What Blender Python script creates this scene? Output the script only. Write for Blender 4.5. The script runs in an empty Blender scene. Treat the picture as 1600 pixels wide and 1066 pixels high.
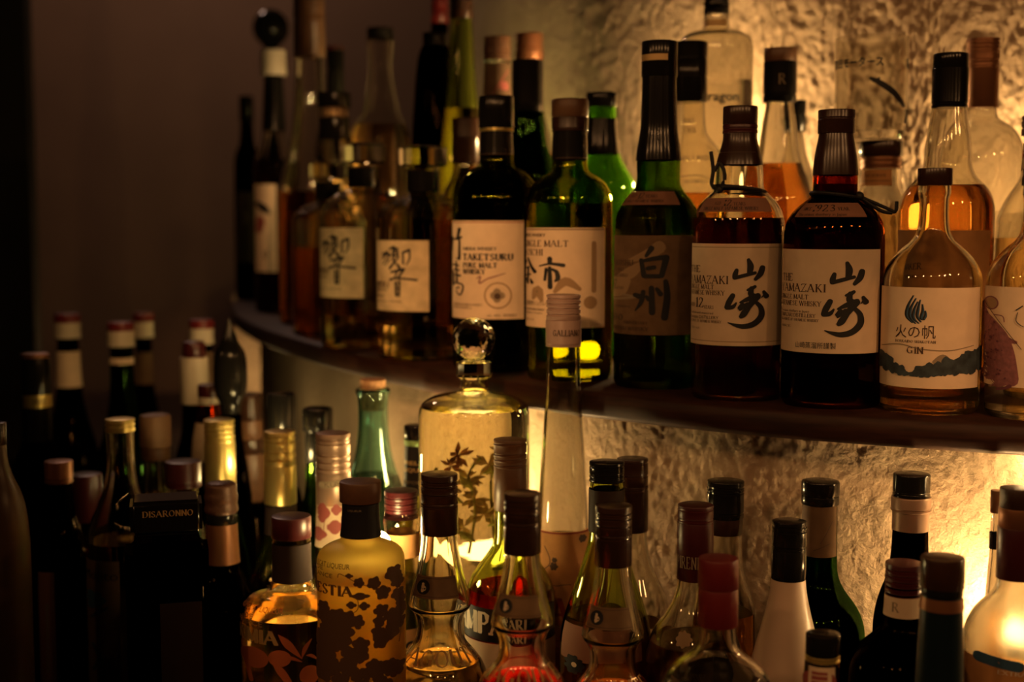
import bpy, bmesh, math, random
from mathutils import Vector, noise
random.seed(7)
S = bpy.context.scene
C = S.collection
PI = math.pi

# ------------------------------------------------------------------ camera
F = 2050.0                       # focal length in pixels of the 1600 px frame
TH = math.atan((533 - 350) / F)  # pitch down
EYE = 1.40                       # eye height
SHELF = EYE - 0.158              # top of the curved ledge
COUNTER = 0.885                  # top of the back counter
CT, ST = math.cos(TH), math.sin(TH)
cd = bpy.data.cameras.new('camera'); cam = bpy.data.objects.new('camera', cd); C.objects.link(cam)
cam.location = (0, 0, EYE); cam.rotation_euler = (PI / 2 - TH, 0, 0)
cd.sensor_width = 36; cd.lens = F / 1600 * 36; cd.clip_start = 0.02
cd.dof.use_dof = True; cd.dof.focus_distance = 1.10; cd.dof.aperture_fstop = 3.8
S.camera = cam
# ------------------------------------------------------------------ world, exposure, sampling of light paths
w = bpy.data.worlds.new('world'); S.world = w; w.use_nodes = True
w.node_tree.nodes['Background'].inputs[0].default_value = (1.0, .6, .35, 1)
w.node_tree.nodes['Background'].inputs[1].default_value = 0.004
S.view_settings.view_transform = 'Standard'; S.view_settings.look = 'None'
S.view_settings.exposure = 0.0; S.view_settings.gamma = 1.0
cy = S.cycles
cy.max_bounces = 26; cy.transmission_bounces = 24; cy.glossy_bounces = 8; cy.diffuse_bounces = 3; cy.transparent_max_bounces = 16
cy.sample_clamp_indirect = 4.0; cy.caustics_refractive = True; cy.caustics_reflective = False; cy.blur_glossy = 0.3
cy.use_denoising = True
# pendant lamps of the bar, in front of the shelves, then added fill lights
def point(name, loc, e, col=(1, .55, .25), r=.012):
    l = bpy.data.lights.new(name, 'POINT'); l.energy = e; l.color = col; l.shadow_soft_size = r
    o = bpy.data.objects.new(name, l); C.objects.link(o); o.location = loc; return o
def spot(name, loc, to, e, ang, col=(1, .55, .25), r=.014, blend=.6):
    l = bpy.data.lights.new(name, 'SPOT'); l.energy = e; l.color = col; l.shadow_soft_size = r
    l.spot_size = math.radians(ang); l.spot_blend = blend
    o = bpy.data.objects.new(name, l); C.objects.link(o); o.location = loc
    o.rotation_euler = (Vector(to) - Vector(loc)).to_track_quat('-Z', 'Y').to_euler(); return o
for k, (px_, py_) in enumerate([(-1.7, .55), (-1.1, .2), (-.62, -.1), (-.15, -.25), (.35, -.3), (.95, -.1), (1.5, .1)]):
    spot('pendant_or_added_spot', (px_, py_, EYE + .62), (.22 + .1 * px_, 1.15, SHELF + .10), 5.6, 44, (1, .47, .17), .036)

spot('pendant_or_added_spot', (-.42, -.1, EYE + .55), (-.045, 1.42, SHELF + .07), 62, 15, (1, .47, .17), .03, 1)  # narrow spot added to brighten the stout and faceted bottles' labels
spot('pendant_or_added_spot', (.62, -.1, EYE + .55), (.40, 1.07, SHELF + .055), 30, 12, (1, .47, .18), .03, 1)  # added narrow spot that lifts the gin labels
spot('pendant_or_added_spot', (.1, .1, EYE + .6), (-.48, 1.85, COUNTER + .33), 30, 15, (1, .52, .18), .03, 1)  # spot added for the red-white caps and cream neck paper
spot('pendant_or_added_spot', (.2, .0, EYE + .7), (-.43, 2.35, SHELF + .16), 55, 9, (1, .50, .2), .03, 1)  # extra spot, added to brighten the pale cap and label at the ledge's left
point('far_wall_fill', (-1.0, 3.35, 2.6), 11, (1, .62, .45), .08)  # unseen fill added to light the brown far wall
# ------------------------------------------------------------------ materials
MATS = {}
def mat(name, fn):
    if name in MATS: return MATS[name]
    m = bpy.data.materials.new(name); m.use_nodes = True; m.node_tree.nodes.clear()
    t = m.node_tree; out = t.nodes.new('ShaderNodeOutputMaterial')
    fn(t, out); MATS[name] = m; return m
def N(t, typ, **k):
    n = t.nodes.new('ShaderNode' + typ)
    for a, v in k.items():
        if a in n.inputs: n.inputs[a].default_value = v
        else: setattr(n, a, v)
    return n
def c4(c): return (c[0], c[1], c[2], 1)
def bumped(t, scale, strength, dist=.001, sc3=None, detail=3):
    tc = N(t, 'TexCoord'); n = N(t, 'TexNoise'); n.inputs['Scale'].default_value = scale; n.inputs['Detail'].default_value = detail
    if sc3:
        mp = N(t, 'Mapping'); mp.inputs['Scale'].default_value = sc3
        t.links.new(tc.outputs['Object'], mp.inputs[0]); t.links.new(mp.outputs[0], n.inputs[0])
    else: t.links.new(tc.outputs['Object'], n.inputs[0])
    b = N(t, 'Bump'); b.inputs['Strength'].default_value = strength; b.inputs['Distance'].default_value = dist
    t.links.new(n.outputs[0], b.inputs['Height']); return b, n
def glass(name, col, rough=0.0, ior=1.5, wav=0.0, sc3=(1, 1, 1)):
    def fn(t, out):
        g = N(t, 'BsdfGlass'); g.inputs['Color'].default_value = c4(col); g.inputs['Roughness'].default_value = rough; g.inputs['IOR'].default_value = ior
        if wav:
            b, n = bumped(t, 60, wav, .002, sc3, 1); t.links.new(b.outputs[0], g.inputs['Normal'])
        t.links.new(g.outputs[0], out.inputs[0])
    return mat(name, fn)
def pbr(name, col, rough=.5, metal=0.0, var=0.0, scale=80, bump=0.0, bscale=300, sc3=None, spec=.5):
    def fn(t, out):
        p = N(t, 'BsdfPrincipled'); p.inputs['Base Color'].default_value = c4(col); p.inputs['Roughness'].default_value = rough; p.inputs['Metallic'].default_value = metal
        p.inputs['Specular IOR Level'].default_value = spec
        if bump:
            b, n = bumped(t, bscale, bump, .0006, sc3); t.links.new(b.outputs[0], p.inputs['Normal'])
        if var:
            n2 = N(t, 'TexNoise'); n2.inputs['Scale'].default_value = scale; n2.inputs['Detail'].default_value = 5
            tc = N(t, 'TexCoord')
            if sc3:
                mp = N(t, 'Mapping'); mp.inputs['Scale'].default_value = sc3
                t.links.new(tc.outputs['Object'], mp.inputs[0]); t.links.new(mp.outputs[0], n2.inputs[0])
            else: t.links.new(tc.outputs['Object'], n2.inputs[0])
            r = N(t, 'ValToRGB'); r.color_ramp.elements[0].position = .3; r.color_ramp.elements[1].position = .7
            r.color_ramp.elements[0].color = c4([v * (1 - var) for v in col]); r.color_ramp.elements[1].color = c4([min(1, v * (1 + var * .6)) for v in col])
            t.links.new(n2.outputs[0], r.inputs[0]); t.links.new(r.outputs[0], p.inputs['Base Color'])
        t.links.new(p.outputs[0], out.inputs[0])
    return mat(name, fn)
def emit(name, col, s):
    def fn(t, out):
        e = N(t, 'Emission'); e.inputs[0].default_value = c4(col); e.inputs[1].default_value = s
        t.links.new(e.outputs[0], out.inputs[0])
    return mat(name, fn)
def plaster(name):
    def fn(t, out):
        p = N(t, 'BsdfPrincipled'); p.inputs['Roughness'].default_value = .92; p.inputs['Specular IOR Level'].default_value = .15
        tc = N(t, 'TexCoord')
        n = N(t, 'TexNoise'); n.inputs['Scale'].default_value = 9; n.inputs['Detail'].default_value = 6
        t.links.new(tc.outputs['Object'], n.inputs[0])
        r = N(t, 'ValToRGB'); r.color_ramp.elements[0].position = .3; r.color_ramp.elements[1].position = .75
        r.color_ramp.elements[0].color = (.36, .26, .17, 1); r.color_ramp.elements[1].color = (.50, .38, .26, 1)
        t.links.new(n.outputs[0], r.inputs[0]); t.links.new(r.outputs[0], p.inputs['Base Color'])
        n2 = N(t, 'TexNoise'); n2.inputs['Scale'].default_value = 210; n2.inputs['Detail'].default_value = 5; n2.inputs['Roughness'].default_value = .62
        t.links.new(tc.outputs['Object'], n2.inputs[0])
        b = N(t, 'Bump'); b.inputs['Strength'].default_value = .8; b.inputs['Distance'].default_value = .0034
        t.links.new(n2.outputs[0], b.inputs['Height']); t.links.new(b.outputs[0], p.inputs['Normal'])
        t.links.new(p.outputs[0], out.inputs[0])
    return mat(name, fn)
G_CLEAR = glass('clear_glass', (.97, .96, .92))
G_WAVY = glass('hand_blown_clear_glass', (.97, .96, .91), 0, 1.5, .12, (.5, .5, 2.5))
G_GREEN = glass('green_glass', (.44, .60, .15))
G_LGREEN = glass('bright_green_glass', (.52, .80, .30))
G_DGREEN = glass('dark_green_glass', (.10, .26, .07))
G_OLIVE = glass('olive_glass', (.62, .66, .16))
G_TAK = glass('deep_olive_glass', (.40, .44, .10))
G_LIME = glass('pale_green_glass', (.86, .92, .56))
G_AMBER = glass('amber_glass', (.62, .30, .10))
G_DARK = glass('near_black_glass', (.035, .025, .018))
G_BLUE = glass('blue_green_glass', (.74, .92, .88))
G_FROST = glass('frosted_yellow_glass', (.98, .90, .58), .42)
G_MILK = pbr('frosted_white_coating', (.66, .50, .37), .35)
G_HAMMER = glass('hammered_clear_glass', (.97, .95, .88), .2, 1.5, .3)
L_WHISKY = glass('whisky', (.24, .09, .03), 0, 1.35)
L_GOLDEN = glass('golden_whisky', (.84, .70, .32), 0, 1.35)
L_ROSE = glass('rose_liqueur', (.92, .42, .34), 0, 1.35)
L_AMBER = glass('amber_spirit', (.84, .53, .24), 0, 1.35)
L_PALE = glass('pale_liqueur', (.96, .80, .52), 0, 1.35)
L_LEMON = glass('lemon_liqueur', (.99, .96, .82), 0, 1.35)
L_CLEAR = glass('clear_spirit', (.98, .97, .95), 0, 1.34)
L_RED = glass('red_bitter', (.90, .10, .10), 0, 1.35)
L_MILK = pbr('milky_liqueur', (.62, .52, .42), .5)
K_BLACK = pbr('black_cap', (.010, .009, .008), .16, spec=.25)
K_BROWN = pbr('dark_brown_cap', (.042, .018, .010), .24, var=.2, spec=.5)
K_TAN = pbr('tan_cap', (.13, .06, .028), .42, var=.2)
K_BEIGE = pbr('beige_cap', (.34, .20, .11), .55, var=.15)
K_COPPER = pbr('copper_foil', (.26, .11, .05), .38, .55)
K_GOLD = pbr('gold_foil', (.62, .48, .16), .33, .75)
K_PINK = pbr('rose_foil', (.38, .25, .18), .38, .5)
K_WHITE = pbr('white_cap', (.62, .55, .42), .5)
K_ROSE = pbr('pale_mauve_cap', (.38, .26, .22), .42)
K_RED = pbr('red_cap', (.15, .014, .014), .38)
K_MAROON = pbr('maroon_cap', (.06, .009, .010), .34)
K_CORK = pbr('cork', (.36, .19, .09), .85, var=.4, scale=200)
K_STEEL = pbr('metal_ring', (.45, .36, .22), .3, .9)
P_CREAM = pbr('cream_paper', (.72, .57, .40), .8, var=.08, scale=60, spec=.12)
P_WASHI = pbr('washi_paper', (.62, .48, .29), .85, var=.22, scale=70, bump=.15, bscale=200, spec=.12)
P_ROSE = pbr('rose_paper', (.30, .15, .10), .7, spec=.12)
P_DARK = pbr('dark_paper', (.035, .022, .018), .6, spec=.12)
P_BROWN = pbr('brown_paper', (.13, .08, .045), .7, var=.15, spec=.12)
P_GREY = pbr('dull_paper', (.20, .125, .07), .75, var=.2, spec=.12)
P_ORANGE = pbr('orange_paper', (.55, .27, .10), .7, var=.12, spec=.12)
P_BLACK = pbr('black_paper', (.010, .009, .009), .5, spec=.3)
I_BLACK = pbr('black_ink', (.006, .007, .009), .6)
I_BROWN = pbr('brown_ink', (.06, .03, .015), .7)
I_RED = pbr('red_ink', (.26, .03, .015), .7)
I_GOLD = pbr('gold_ink', (.62, .42, .18), .5, .3)
I_WHITE = pbr('white_ink', (.75, .66, .52), .6)
I_GREY = pbr('grey_ink', (.26, .20, .13), .8)
I_TAN = pbr('tan_ink', (.33, .22, .12), .8)
I_BLUE = pbr('blue_ink', (.03, .09, .17), .6)
I_TEAL = pbr('slate_wash_ink', (.03, .045, .055), .8, var=.6, scale=120)
I_PURPLE = pbr('purple_ink', (.24, .09, .10), .8, var=.3, scale=300)
I_PLUM = pbr('plum_ink', (.11, .03, .05), .8)
I_LEAF = pbr('brown_leaf_print', (.085, .040, .016), .7)
I_PEACH = pbr('peach_print', (.74, .36, .16), .7)
I_FRUIT = pbr('kumquat_print', (.50, .13, .04), .7)
I_PETAL = pbr('dusty_red_print', (.30, .07, .06), .7)
I_GREEN = pbr('green_band', (.35, .62, .22), .6)
WOOD = pbr('dark_shelf_wood', (.036, .013, .007), .5, spec=.25, var=.45, scale=30, bump=.08, bscale=60, sc3=(1, 1, 8))
WOOD2 = pbr('counter_wood', (.022, .012, .008), .4, var=.4, scale=20)
PLASTER = plaster('rough_plaster')
WALLM = pbr('brown_painted_wall', (.17, .10, .06), .8, var=.1, scale=4)
DARKM = pbr('dark_wall', (.02, .014, .01), .8)
FLOORM = pbr('floor_boards', (.05, .03, .02), .6, var=.3, scale=6)
CERAM = pbr('brown_ceramic', (.14, .075, .04), .35, var=.25, scale=25)
TEALM = pbr('dark_teal_glaze', (.006, .013, .016), .3, spec=.3)
CORD = pbr('black_cord', (.008, .007, .006), .6)
FLOWER = pbr('dried_flower', (.80, .62, .26), .8, var=.4, scale=150)
STEMM = pbr('herb_stem', (.52, .52, .14), .7, var=.3)
SEED = pbr('rusty_petal', (.58, .28, .12), .8, var=.3)

# ------------------------------------------------------------------ pixels, meshes
def ray(px, py):
    cx, cyy = (px - 800) / F, -(py - 533) / F
    return Vector((cx, CT + cyy * ST, -ST + cyy * CT))
def at(px, py, d):
    r = ray(px, py); return Vector((0, 0, EYE)) + r * (d / r.y)
def link(name, me, parent=None, mats=()):
    o = bpy.data.objects.new(name, me); C.objects.link(o)
    for m in mats: me.materials.append(m)
    if parent: o.parent = parent
    return o
def mesh(name, verts, faces, mats, parent=None, smooth=40, mi=None):
    me = bpy.data.meshes.new(name); me.from_pydata([tuple(v) for v in verts], [], faces)
    for m in mats: me.materials.append(m)
    if mi: me.polygons.foreach_set('material_index', mi)
    if smooth:
        me.polygons.foreach_set('use_smooth', [True] * len(me.polygons))
        me.set_sharp_from_angle(angle=math.radians(smooth))
    me.update()
    o = bpy.data.objects.new(name, me); C.objects.link(o)
    if parent: o.parent = parent
    return o
def tag(o, label, cat, group=None, kind=None):
    if label: o['label'] = label
    if cat: o['category'] = cat
    if group: o['group'] = group
    if kind: o['kind'] = kind
    return o
def chaikin(p, it=2):
    for _ in range(it):
        q = [p[0]]
        for a, b in zip(p[:-1], p[1:]):
            q += [(a[0] * .75 + b[0] * .25, a[1] * .75 + b[1] * .25), (a[0] * .25 + b[0] * .75, a[1] * .25 + b[1] * .75)]
        q.append(p[-1])
        p = [q[0]] + [v for i, v in enumerate(q[1:], 1) if abs(v[0] - q[i - 1][0]) + abs(v[1] - q[i - 1][1]) > 1e-6]
    return p
def revolve(prof, n=44, loop=False, verts=None, faces=None):
    """(r, z) profile, outside on the left when walking down"""
    V = verts if verts is not None else []; Fc = faces if faces is not None else []
    rings = []
    for r, z in prof:
        if r < 1e-5: rings.append([len(V)]); V.append((0, 0, z))
        else:
            rings.append(list(range(len(V), len(V) + n)))
            V += [(r * math.sin(2 * PI * i / n), -r * math.cos(2 * PI * i / n), z) for i in range(n)]
    prs = list(zip(rings[:-1], rings[1:]))
    if loop: prs.append((rings[-1], rings[0]))
    for a, b in prs:
        for i in range(n):
            j = (i + 1) % n
            if len(a) == 1 and len(b) == 1: continue
            if len(a) == 1: Fc.append((a[0], b[i], b[j]))
            elif len(b) == 1: Fc.append((a[i], b[0], a[j]))
            else: Fc.append((a[i], b[i], b[j], a[j]))
    return V, Fc
def tube(pts, r, n=8, taper=None):
    V, Fc = [], []
    P = [Vector(p) for p in pts]
    for i, p in enumerate(P):
        d = (P[min(i + 1, len(P) - 1)] - P[max(i - 1, 0)]).normalized()
        u = d.orthogonal() if abs(d.z) > .95 else d.cross(Vector((0, 0, 1)))
        u.normalize(); v = d.cross(u)
        rr = r * (taper[i] if taper else 1)
        V += [p + u * rr * math.cos(2 * PI * k / n) + v * rr * math.sin(2 * PI * k / n) for k in range(n)]
    for i in range(len(P) - 1):
        for k in range(n):
            l = (k + 1) % n
            Fc.append((i * n + k, i * n + l, i * n + n + l, i * n + n + k))
    Fc.append(tuple(range(n))[::-1]); Fc.append(tuple(range(len(V) - n, len(V))))
    return V, Fc
def box(x0, x1, y0, y1, z0, z1):
    V = [(x, y, z) for z in (z0, z1) for y in (y0, y1) for x in (x0, x1)]
    return V, [(0, 2, 3, 1), (4, 5, 7, 6), (0, 1, 5, 4), (2, 6, 7, 3), (0, 4, 6, 2), (1, 3, 7, 5)]
def spline(pts, n):
    """Catmull-Rom through the points of any dimension, n samples a span"""
    out = []
    P = [pts[0]] + list(pts) + [pts[-1]]
    for i in range(1, len(P) - 2):
        p0, p1, p2, p3 = P[i - 1], P[i], P[i + 1], P[i + 2]
        for k in range(n):
            t = k / n
            out.append(tuple(.5 * (2 * b + (c - a) * t + (2 * a - 5 * b + 4 * c - d) * t * t + (3 * b - a - 3 * c + d) * t ** 3) for a, b, c, d in zip(p0, p1, p2, p3)))
    out.append(tuple(pts[-1])); return out

# ------------------------------------------------------------------ lettering
LET = {
 'A': [[(0, 0), (.37, 1)], [(.37, 1), (.75, 0)], [(.14, .35), (.61, .35)]],
 'B': [[(.1, 0), (.1, 1)], [(.1, 1), (.38, 1), (.52, .9), (.52, .65), (.38, .54), (.1, .54)], [(.38, .54), (.58, .42), (.58, .13), (.4, 0), (.1, 0)]],
 'C': [[(.65, .78), (.55, .95), (.38, 1), (.18, .9), (.06, .65), (.06, .35), (.18, .1), (.38, 0), (.56, .05), (.66, .2)]],
 'D': [[(.1, 0), (.1, 1)], [(.1, 1), (.4, 1), (.62, .85), (.7, .6), (.7, .4), (.62, .15), (.4, 0), (.1, 0)]],
 'E': [[(.1, 0), (.1, 1)], [(.1, 1), (.55, 1), (.55, .84)], [(.1, .52), (.42, .52)], [(.1, 0), (.57, 0), (.57, .17)]],
 'F': [[(.1, 0), (.1, 1)], [(.1, 1), (.55, 1), (.55, .84)], [(.1, .52), (.42, .52)]],
 'G': [[(.65, .8), (.55, .95), (.38, 1), (.18, .9), (.06, .65), (.06, .35), (.18, .1), (.38, 0), (.58, .06), (.64, .12)], [(.64, .42), (.64, .05)], [(.48, .42), (.74, .42)]],
 'H': [[(.1, 0), (.1, 1)], [(.62, 0), (.62, 1)], [(.1, .52), (.62, .52)]],
 'I': [[(.14, 0), (.14, 1)]],
 'J': [[(.3, 1), (.3, .2), (.2, 0), (.04, .02)]],
 'K': [[(.1, 0), (.1, 1)], [(.14, .42), (.58, 1)], [(.26, .58), (.66, 0)]],
 'L': [[(.1, 0), (.1, 1)], [(.1, 0), (.56, 0), (.56, .2)]],
 'M': [[(.08, 0), (.1, 1)], [(.1, 1), (.42, .05)], [(.42, .05), (.76, 1)], [(.78, 1), (.8, 0)]],
 'N': [[(.1, 0), (.1, 1)], [(.1, 1), (.66, 0)], [(.66, 0), (.66, 1)]],
 'O': [[(.4, 1), (.18, .9), (.06, .65), (.06, .35), (.18, .1), (.4, 0), (.62, .1), (.74, .35), (.74, .65), (.62, .9), (.4, 1)]],
 'P': [[(.1, 0), (.1, 1)], [(.1, 1), (.4, 1), (.55, .88), (.55, .6), (.4, .47), (.1, .47)]],
 'Q': [[(.4, 1), (.18, .9), (.06, .65), (.06, .35), (.18, .1), (.4, 0), (.62, .1), (.74, .35), (.74, .65), (.62, .9), (.4, 1)], [(.4, .18), (.75, -.18)]],
 'R': [[(.1, 0), (.1, 1)], [(.1, 1), (.4, 1), (.54, .88), (.54, .64), (.4, .52), (.1, .52)], [(.32, .52), (.68, 0)]],
 'S': [[(.5, .8), (.42, .96), (.28, 1), (.12, .92), (.08, .74), (.2, .58), (.42, .44), (.52, .28), (.48, .1), (.3, 0), (.14, .04), (.06, .22)]],
 'T': [[(.34, 0), (.34, 1)], [(.03, .84), (.04, 1), (.64, 1), (.65, .84)]],
 'U': [[(.1, 1), (.1, .3), (.2, .06), (.38, 0), (.56, .06), (.66, .3), (.66, 1)]],
 'V': [[(0, 1), (.37, 0)], [(.37, 0), (.72, 1)]],
 'W': [[(0, 1), (.28, 0)], [(.28, 0), (.52, 1)], [(.52, 1), (.8, 0)], [(.8, 0), (1.05, 1)]],
 'X': [[(.02, 1), (.68, 0)], [(.04, 0), (.64, 1)]],
 'Y': [[(0, 1), (.34, .48)], [(.34, .48), (.68, 1)], [(.34, 0), (.34, .48)]],
 'Z': [[(.06, .84), (.06, 1), (.6, 1)], [(.6, 1), (.05, 0)], [(.05, 0), (.62, 0), (.62, .18)]],
 '0': [[(.3, 1), (.12, .8), (.07, .5), (.12, .2), (.3, 0), (.48, .2), (.53, .5), (.48, .8), (.3, 1)]],
 '1': [[(.1, .82), (.26, 1), (.26, 0)]],
 '2': [[(.08, .74), (.16, .95), (.32, 1), (.48, .88), (.48, .66), (.06, 0), (.54, 0), (.56, .14)]],
 '3': [[(.08, .84), (.26, 1), (.46, .88), (.44, .64), (.24, .54), (.48, .42), (.5, .16), (.28, 0), (.06, .1)]],
 '9': [[(.5, .62), (.36, .44), (.16, .5), (.08, .72), (.2, .96), (.38, .98), (.5, .8), (.48, .4), (.3, .08), (.14, 0)]],
 '.': [[(.1, 0), (.1, .1)]], '-': [[(.05, .4), (.35, .4)]], "'": [[(.1, 1), (.08, .8)]],
}
def strip(pts, ws, sub=0):
    """ribbon along 2-D points with a width at each, cut across into pieces no wider than sub"""
    V, Fc = [], []
    n = len(pts); k = max(1, math.ceil(max(ws) / sub)) if sub else 1
    for i in range(n):
        a, b = pts[max(i - 1, 0)], pts[min(i + 1, n - 1)]
        dx, dy = b[0] - a[0], b[1] - a[1]; l = math.hypot(dx, dy) or 1
        nx, ny = -dy / l * ws[i] / 2, dx / l * ws[i] / 2
        V += [(pts[i][0] + nx * (1 - 2 * q / k), pts[i][1] + ny * (1 - 2 * q / k)) for q in range(k + 1)]
    for i in range(n - 1):
        for q in range(k): o = i * (k + 1) + q; Fc.append((o, o + 1, o + k + 2, o + k + 1))
    return V, Fc
def disc(cx, cyy, r, lobes=0, n=20, ry=None, ph=0.0):
    V = [(cx, cyy)]; Fc = []
    m = max(1, math.ceil(r / 3.5))
    for q_ in range(1, m + 1):
        for k in range(n):
            a = 2 * PI * k / n; q = r * q_ / m * (.84 + .3 * abs(math.cos(lobes / 2 * (a + ph))) + .05 * math.cos(3 * (a + ph)) + .03 * math.cos(11 * a) if lobes else 1)
            V.append((cx + q * math.cos(a), cyy + (ry or r) / r * q * math.sin(a)))
    for k in range(n):
        Fc.append((0, k + 1, (k + 1) % n + 1))
        for q_ in range(m - 1):
            o = 1 + q_ * n; Fc.append((o + k, o + n + k, o + n + (k + 1) % n, o + (k + 1) % n))
    return V, Fc
def serif_word(s, bold=1.0):
    V, Fc, x = [], [], 0
    tk, tn = .185 * bold, .07 * bold
    for ch in s:
        if ch == ' ': x += .42; continue
        L = LET.get(ch)
        if not L: x += .4; continue
        wid = max(p[0] for l in L for p in l)
        for l in L:
            ws = []
            for i in range(len(l)):
                a, b = l[max(i - 1, 0)], l[min(i + 1, len(l) - 1)]
                dx, dy = b[0] - a[0], b[1] - a[1]
                if dy > 0: dx, dy = -dx, -dy
                an = math.atan2(-dy, dx)          # 90 deg = vertical
                f = math.sin(an) ** 2 if an <= PI / 2 + .1 else max(0, math.sin(an) ** 6 * (.25 if an > PI / 2 + .2 else 1))
                ws.append(tn + (tk - tn) * f)
            v, f = strip(l, ws); o = len(V)
            V += [(p[0] + x, p[1]) for p in v]; Fc += [tuple(i + o for i in q) for q in f]
            for e in (l[0], l[-1]):
                m = l[1] if e is l[0] else l[-2]
                if e[1] in (0, 1) and abs(m[1] - e[1]) > .3 and ch not in 'OCSQ0':
                    v, f = strip([(e[0] - .13 + x, e[1]), (e[0] + .13 + x, e[1])], [tn, tn]); o = len(V)
                    V += v; Fc += [tuple(i + o for i in q) for q in f]
        x += wid + .22
    return V, Fc, max(x - .22, .1)
_txt = {}
def sans_word(s):
    if s in _txt: return _txt[s]
    c = bpy.data.curves.new('lettering', 'FONT'); c.body = s; c.resolution_u = 2
    o = bpy.data.objects.new('lettering', c); C.objects.link(o)
    me = bpy.data.meshes.new_from_object(o.evaluated_get(bpy.context.evaluated_depsgraph_get()))
    V = [(v.co.x, v.co.y) for v in me.vertices]; Fc = [tuple(p.vertices) for p in me.polygons]
    bpy.data.objects.remove(o); bpy.data.curves.remove(c); bpy.data.meshes.remove(me)
    x0 = min(v[0] for v in V); x1 = max(v[0] for v in V); h = .72
    cjk = any(ord(q) > 0x2e00 for q in s)
    if cjk: y0 = min(v[1] for v in V); h = max(v[1] for v in V) - y0; V = [(x, y - y0) for x, y in V]
    V = [((x - x0) / h, y / h) for x, y in V]
    _txt[s] = (V, Fc, (x1 - x0) / h); return _txt[s]
def heavy(t):
    V, Fc, wd = t; V2, F2 = [], []
    for dx, dy in ((-.05, 0), (.05, 0), (0, .04), (0, -.04)):
        o = len(V2); V2 += [(x + dx, y + dy) for x, y in V]; F2 += [tuple(i + o for i in q) for q in Fc]
    return V2, F2, wd
def brush(pts, ws, n=5):
    """brush stroke: smooth path, smooth width, rounded ends"""
    if isinstance(ws, (int, float)): ws = [ws] * len(pts)
    if len(ws) < len(pts): ws = [ws[0] + (ws[-1] - ws[0]) * i / (len(pts) - 1) for i in range(len(pts))]
    q = spline([(p[0], p[1], w_) for p, w_ in zip(pts, ws)], n)
    P = [(a, b) for a, b, c in q]; W = [max(c, 1) for a, b, c in q]
    def ext(p0, p1, w_):
        dx, dy = p0[0] - p1[0], p0[1] - p1[1]; l = math.hypot(dx, dy) or 1
        return [(p0[0] + dx / l * w_ * k, p0[1] + dy / l * w_ * k) for k in (.3, .42)]
    e0, e1 = ext(P[0], P[1], W[0]), ext(P[-1], P[-2], W[-1])
    P = [e0[1], e0[0]] + P + e1; W = [W[0] * .3, W[0] * .75] + W + [W[-1] * .75, W[-1] * .3]
    return strip(P, W, 4.0)
YAMA = [([(548, 258), (536, 300), (532, 328)], [26, 36, 30]), ([(535, 328), (610, 306), (700, 282)], [26, 26, 22]), ([(643, 165), (660, 225), (652, 290)], [24, 44, 34]),
        ([(758, 236), (742, 290), (702, 340)], [38, 40, 24]),
        ([(520, 485), (490, 545), (470, 595)], [34, 40, 32]), ([(468, 598), (520, 588), (548, 552)], [26, 28, 12]),
        ([(700, 405), (668, 425), (638, 436)], [22, 28, 16]), ([(672, 418), (666, 470), (690, 490)], [30, 40, 36]),
        ([(580, 548), (650, 514), (725, 488)], [14, 34, 40]), ([(722, 492), (668, 560), (640, 600)], [44, 40, 36]), ([(600, 562), (575, 606), (640, 560)], [26, 30, 26]),
        ([(650, 590), (610, 650), (588, 674)], [34, 44, 30]), ([(700, 538), (748, 594), (752, 672), (695, 738), (612, 762), (540, 750), (482, 730)], [24, 34, 42, 40, 34, 22, 6]),
        ([(770, 452), (792, 492)], [22, 38]), ([(770, 485), (752, 504)], [14, 5])]
HAKU = [([(378, 232), (340, 292)], [34, 20]), ([(305, 322), (325, 440)], [24, 30]), ([(302, 334), (390, 312), (480, 300)], [18, 26, 30]), ([(484, 302), (452, 440)], [38, 30]),
        ([(322, 444), (440, 444)], [24, 26]), ([(350, 386), (400, 376)], [24, 24]),
        ([(262, 588), (298, 600)], [26, 32]), ([(322, 562), (308, 640), (266, 708)], [26, 26, 8]), ([(380, 532), (386, 720)], [30, 36]), ([(345, 600), (362, 622)], [20, 24]),
        ([(418, 540), (446, 580)], [22, 30]), ([(480, 482), (492, 600), (474, 758)], [28, 38, 40])]
TAKE = [([(180, 165), (158, 262)], [24, 16]), ([(128, 262), (200, 242)], [10, 14]), ([(180, 242), (178, 440)], [12, 20]), ([(118, 240), (112, 370)], [9, 6]), ([(158, 440), (178, 448)], [12, 16]),
        ([(150, 470), (155, 660)], [10, 14]), ([(122, 500), (172, 510)], 11), ([(132, 545), (176, 552)], 11), ([(124, 596), (186, 604)], [8, 16]), ([(122, 560), (126, 690)], [10, 14]),
        ([(126, 670), (200, 682), (212, 724), (182, 784), (145, 742)], [10, 11, 11, 10, 6]), ([(150, 722), (178, 712)], 9)]
YOI = [([(75, 338), (108, 420), (144, 474)], [12, 20, 28]), ([(62, 366), (52, 412)], [10, 5]), ([(55, 442), (86, 430)], [8, 12]), ([(80, 428), (74, 590)], [14, 16]), ([(58, 512), (102, 500)], 11),
       ([(62, 540), (58, 572)], [8, 10]), ([(102, 550), (118, 584)], [12, 24]), ([(285, 340), (286, 384)], [36, 34]), ([(188, 416), (290, 392), (415, 406)], [8, 18, 30]),
       ([(252, 442), (240, 550)], [22, 22]), ([(245, 470), (300, 446), (352, 470)], [14, 20, 28]), ([(350, 470), (362, 528), (336, 562)], [30, 36, 16]), ([(285, 430), (290, 622)], [26, 36])]
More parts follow.
